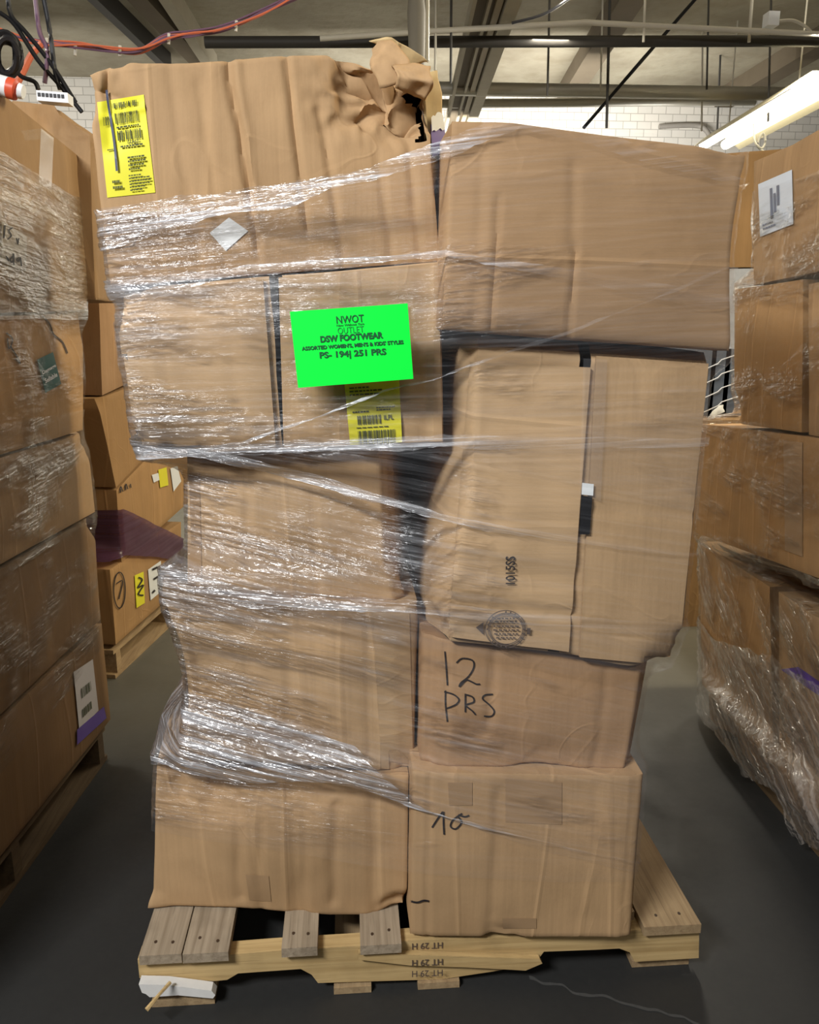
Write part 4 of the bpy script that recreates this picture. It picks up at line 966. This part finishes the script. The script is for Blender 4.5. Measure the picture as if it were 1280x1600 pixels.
# ------------------------------------------------------------------ overhead
def bar(name, a, b, w, h, mat, label, cat, group=None, parent=None):
    """a beam of width w, height h between two points of its top centre line"""
    a, b = Vector(a), Vector(b); d = (b-a); d.z = 0; d.normalize(); s = Vector((-d.y, d.x, 0))*w/2; dn = Vector((0, 0, -h))
    m = MB(); m.hexa([a-s+dn, a+s+dn, b+s+dn, b-s+dn, a-s, a+s, b+s, b-s]); o = m.build(name, mat, parent, 30)
    if parent is None: tag(o, label, cat, group)
    return o
# main roof girder, hung below the pipes and running away over the stacks
ga, gb = at_z(780, 0, 3.68), at_z(722, 192, 3.68)
dgir = (gb-ga); gb = ga+dgir*1.7; ga = ga-dgir*0.5
gir = empty('roof_girder', ((ga+gb)/2)); tag(gir, 'wide pale steel roof girder running away above the centre stack', 'beam')
def gbar(off, w, zbot, h, mat, name):
    d = (gb-ga).normalized(); s = Vector((d.y, -d.x, 0))
    a = ga+s*off; b = gb+s*off; a.z = b.z = zbot+h; bar(name, a, b, w, h, mat, '', '', None, gir)
gbar(0.0, 0.36, 3.75, 0.012, M['beam'], 'web'); gbar(-0.175, 0.03, 3.68, 0.12, M['beam_lite'], 'flange'); gbar(0.12, 0.11, 3.685, 0.10, M['beam_lite'], 'flange')
gbar(-0.055, 0.025, 3.70, 0.05, M['beam_lite'], 'conduit_run'); gbar(0.02, 0.05, 3.71, 0.04, plain('tan_channel', (0.30, 0.25, 0.16), 0.7), 'channel')
for k in range(4):
    p = ga.lerp(gb, 0.12+0.25*k); m = MB(); m.tube([Vector((p.x, p.y, 3.76)), Vector((p.x, p.y, ZC))], 0.012, 6); m.build('hanger', M['darkpipe'], gir)
def zbar(pa, pb, z, w, h, mat, label, ext0=0.25, ext1=0.0):
    a, b = at_z(*pa, z), at_z(*pb, z); d = b-a; b2 = b+d*ext1; a2 = a-d*ext0; a2.z = b2.z = ZC-0.003
    return bar('roof_beam', a2, b2, w, h, mat, label, 'beam', 'roof beams')
zbar((985, 0), (880, 165), 4.42, 0.26, 0.22, M['beam'], 'brown roof beam between the wide girder and the light fixture', 0.3, 0.12)
zbar((1290, 70), (1135, 160), 4.42, 0.26, 0.22, M['beam'], 'brown roof beam above the fluorescent fixture', 0.3, 0.12)
zbar((148, 0), (235, 82), 4.42, 0.10, 0.20, M['darkpipe'], 'thin dark roof beam at the upper left', 0.3, 0.4)
zbar((215, 0), (300, 90), 4.42, 0.20, 0.18, M['beam'], 'dusty roof beam beside the thin dark one, upper left', 0.3, 0.4)
zbar((262, 0), (316, 84), 4.42, 0.12, 0.22, M['beam_lite'], 'pale roof beam just right of the dusty one, upper left', 0.3, 0.4)
def pipe(name, pts, r, mat, label, cat='pipe', group=None, n=8, sm=False):
    m = MB(); m.tube(smooth_pts(pts, 6) if sm else pts, r, n); o = m.build(name, mat, None, 60); return tag(o, label, cat, group)
def hpipe(name, pa, pb, Y, r, mat, label):
    a, b = at_y(*pa, Y), at_y(*pb, Y); return pipe(name, [a, b], r, mat, label, 'pipe', 'overhead pipes')
pipe('conduit', [at_y(500, 60, 7.0), at_y(655, 50, 7.0), at_y(810, 41, 7.0), at_y(915, 35, 7.0), at_y(1010, 40, 7.0), at_y(1290, 54, 7.0)], 0.022, M['conduit'], 'thin pale conduit bending along the ceiling', 'pipe', 'overhead pipes')
hpipe('sprinkler_pipe', (320, 66), (1300, 64), 7.3, 0.045, M['darkpipe'], 'dark iron pipe running across the ceiling')
hpipe('sprinkler_pipe', (660, 138), (1240, 147), 9.4, 0.07, M['steel'], 'thick silvery pipe running in front of the brick wall')
hpipe('sprinkler_pipe', (690, 162), (1180, 158), 10.2, 0.05, M['steel'], 'thinner silvery pipe just below the thick one')
pipe('drop_pipe', [at_y(650, -40, 5.4), at_y(651, 20, 5.4), at_y(652, 160, 5.4)], [0.035, 0.055, 0.042], plain('old_cream_paint', (0.15, 0.135, 0.105), 0.6), 'upright pale drop pipe behind the torn box corner', 'pipe')
pipe('diagonal_cable', [at_z(1090, -5, 4.55), at_y(1000, 98, 8.6), at_y(912, 200, 9.2)], 0.018, M['black'], 'taut black cable slanting down over the brick wall', 'cable')
pipe('sagging_cable', [at_y(800, 36, 6.4), at_y(850, 22, 6.4), at_y(892, -4, 6.4)], 0.010, M['black'], 'thin sagging black cable beside the girder', 'cable', None, 6, True)
for k, (px, y0, y1, Y) in enumerate(((667, 0, 95, 5.6), (855, 80, 150, 8), (938, 70, 145, 9), (948, 200, 66, 8.5), (1005, 0, 66, 7), (1104, 36, 140, 9), (1170, 34, 66, 7.2), (1200, 20, 190, 8.4), (1096, 70, 205, 10), (1120, 160, 210, 11), (680, 60, 110, 7), (704, 60, 130, 7))):
    a, b = at_y(px, y0, Y), at_y(px+0.5, y1, Y); a, b = (a, b) if a.z > b.z else (b, a); a.z = ZC
    pipe('hanger_rod', [a, b], 0.010 if k % 3 else 0.014, M['darkpipe'] if k % 2 else M['conduit'], 'thin upright hanger rod below the ceiling', 'rod', 'hanger rods', 6)
m = MB(); p = at_y(1207, 30, 7.0); m.box((p.x-0.045, 6.97, p.z-0.05), (p.x+0.045, 7.07, p.z+0.05)); o = m.build('junction_box', M['whiteplastic']); tag(o, 'small white junction box at the upper right', 'junction box')
pipe('whip_cable', [at_y(1215, 33, 7.0), at_y(1240, 32, 7.0), at_y(1262, 44, 7.0), at_y(1270, 56, 7.0)], 0.012, M['conduit'], 'short pale cable curving from the white junction box', 'cable', None, 6, True)
pipe('wall_pipe', [at_y(1030, 198, 12.5), at_y(1085, 196, 12.5), at_y(1104, 204, 12.45), at_y(1112, 222, 12.4)], 0.035, plain('grey_wall_pipe', (0.30, 0.28, 0.25), 0.5), 'curved grey pipe on the white brick wall', 'pipe', None, 8, True)
# fluorescent fixture
la, lb = at_z(1118, 226, 3.4), at_z(1290, 128, 3.4)
fx = empty('fluorescent_fixture', (la+lb)/2); tag(fx, 'glowing fluorescent strip light at the upper right', 'ceiling light')
d = (lb-la).normalized(); s = Vector((d.y, -d.x, 0)); s = s if s.x > 0 else -s; upv = Vector((0, 0, 1))
def prof(offs, name, mat):
    m = MB(); n = len(offs); vs = [la+s*x+upv*z for x, z in offs]+[lb+s*x+upv*z for x, z in offs]
    m.add(vs, [tuple(range(n)), tuple(range(2*n-1, n-1, -1))]+[(i, (i+1) % n, n+(i+1) % n, n+i) for i in range(n)]); m.build(name, mat, fx, 30)
prof([(-0.30, -0.05), (-0.12, 0.09), (0.12, 0.09), (0.30, -0.05), (0.29, -0.055), (0.11, 0.07), (-0.11, 0.07), (-0.29, -0.055)], 'reflector', plain('cream_reflector', (0.80, 0.72, 0.50), 0.4))
for x in (-0.14, 0.12):
    m = MB(); m.tube([la+s*x+upv*0.0, lb+s*x+upv*0.0], 0.055, 12); m.build('tube', emit('fluorescent_glow', (1.0, 0.93, 0.72), 6.0) if 'fluorescent_glow' not in bpy.data.materials else bpy.data.materials['fluorescent_glow'], fx)
for tt in (0.15, 0.8):
    m = MB(); c0 = la.lerp(lb, tt)+upv*0.08; m.tube([c0, Vector((c0.x, c0.y, ZC))], 0.008, 6); m.build('hanger', M['conduit'], fx)
m = MB(); m.tube(smooth_pts([la.lerp(lb, 0.42)+Vector((0, 0, -0.02))]+[at_y(x, y, 8.6) for x, y in ((1180, 222), (1190, 232), (1196, 222), (1192, 208), (1184, 226), (1196, 238), (1218, 238))], 6), 0.012, 6); m.build('cable_loop', M['conduit'], fx)
# cables at the upper left
def cable(pts, Y, r, mat, label, group='cables at the upper left'):
    return pipe('cable', [at_y(a, b, Y) for a, b in pts], r, mat, label, 'cable', group, 6, True)
rootc = empty('cable_bundle', at_y(200, 70, 3.4)); tag(rootc, 'orange and purple cable bundle strung across the upper left', 'cable bundle')
for k in range(8):
    j = lambda: random.uniform(-5, 5)
    mm = M['red_wire'] if k % 3 == 0 else M['purple_wire']
    m = MB(); m.tube(smooth_pts([at_y(a+j(), b+j(), 3.4+k*0.01) for a, b in ((-5, 48), (60, 66), (130, 72), (210, 80), (262, 58), (300, 52), (350, 44), (410, 20), (460, -6))], 6), 0.0035, 6); m.build('strand', mm, rootc)
m = MB(); m.tube(smooth_pts([at_y(a, b, 3.38) for a, b in ((66, 68), (50, 85), (38, 108), (26, 132))], 6), 0.012, 6); m.build('strand', M['red_wire'], rootc)
for k in range(5):
    x, y = ((70, 65), (115, 76), (185, 77), (262, 58), (368, 38))[k]
    m = MB(); p = at_y(x, y, 3.40); m.tube([p+Vector((-0.002, 0.02, -0.018)), p+Vector((0.002, 0.02, 0.018))], 0.006, 6); m.build('cable_tie', M['conduit'], rootc)
coil = empty('cable_coil', at_y(12, 85, 2.8)); tag(coil, 'hanging black coil of cable at the left edge', 'cable coil')
for k in range(9):
    pts = []
    cx, cy = 8+random.uniform(-4, 4), 88+random.uniform(-5, 5); rx, ry = 21+random.uniform(-9, 6), 30+random.uniform(-5, 6)
    for a in range(25):
        t_ = a/24*2*math.pi; pts.append(at_y(cx+rx*math.cos(t_), cy+ry*math.sin(t_), 2.8+0.015*k+0.02*math.sin(t_+k)))
    m = MB(); m.tube(pts, 0.009, 6); m.build('loop', M['black'], coil)
for k, pts in enumerate((((0, 20), (24, 40), (60, 95), (95, 135), (128, 175)), ((12, -5), (18, 25), (40, 50), (80, 100), (118, 160)), ((68, -5), (78, 50), (86, 110), (94, 140)), ((55, -5), (62, 50), (74, 80), (70, 130)), ((2, 122), (20, 108), (34, 120), (54, 128), (60, 140)))):
    cable(pts, 3.1, 0.008, M['black'] if k != 3 else M['purple_wire'], ('black cable sloping down to the right past the coil', 'black cable crossing the coil from the ceiling edge', 'straight dark cable hanging beside the purple strand', 'purplish cable hanging right of the coil', 'black lead looping on the left stack')[k])
# power strip and red plug lying on the left stack top
ps = empty('power_strip', at_y(82, 150, 2.62)); tag(ps, 'white power strip lying on top of the left stack', 'power strip')
m = MB(); a, b = at_y(57, 148, 2.64), at_y(106, 152, 2.64); m.hexa([a+Vector((0, 0, -0.015)), b+Vector((0, 0, -0.015)), b+Vector((0, 0.05, -0.015)), a+Vector((0, 0.05, -0.015)), a+Vector((0, 0, 0.012)), b+Vector((0, 0, 0.012)), b+Vector((0, 0.05, 0.012)), a+Vector((0, 0.05, 0.012))]); m.build('strip_body', M['whiteplastic'], ps)
for k in range(7):
    p = a.lerp(b, (k+0.7)/8); m = MB(); m.box((p.x-0.004, p.y-0.002, p.z-0.004), (p.x+0.004, p.y, p.z+0.006)); m.build('outlet', M['black'], ps)
bt = empty('plastic_bottle', at_y(22, 145, 2.2)); tag(bt, 'white bottle with red band lying at the left edge', 'bottle')
a, b = at_y(-20, 128, 2.2), at_y(30, 142, 2.2)
m = MB(); m.tube([a, a.lerp(b, 0.68)], 0.024, 12); m.build('bottle_body', M['whiteplastic'], bt)
m = MB(); m.tube([a.lerp(b, 0.66), a.lerp(b, 0.9), b], [0.0245, 0.024, 0.012], 12); m.build('red_band', M['redplastic'], bt)
m = MB(); m.tube([b, b+(b-a)*0.14], [0.018, 0.016], 10); m.build('cap', M['whiteplastic'], bt)

for o in bpy.data.objects:
    if '_o' in o: del o['_o']
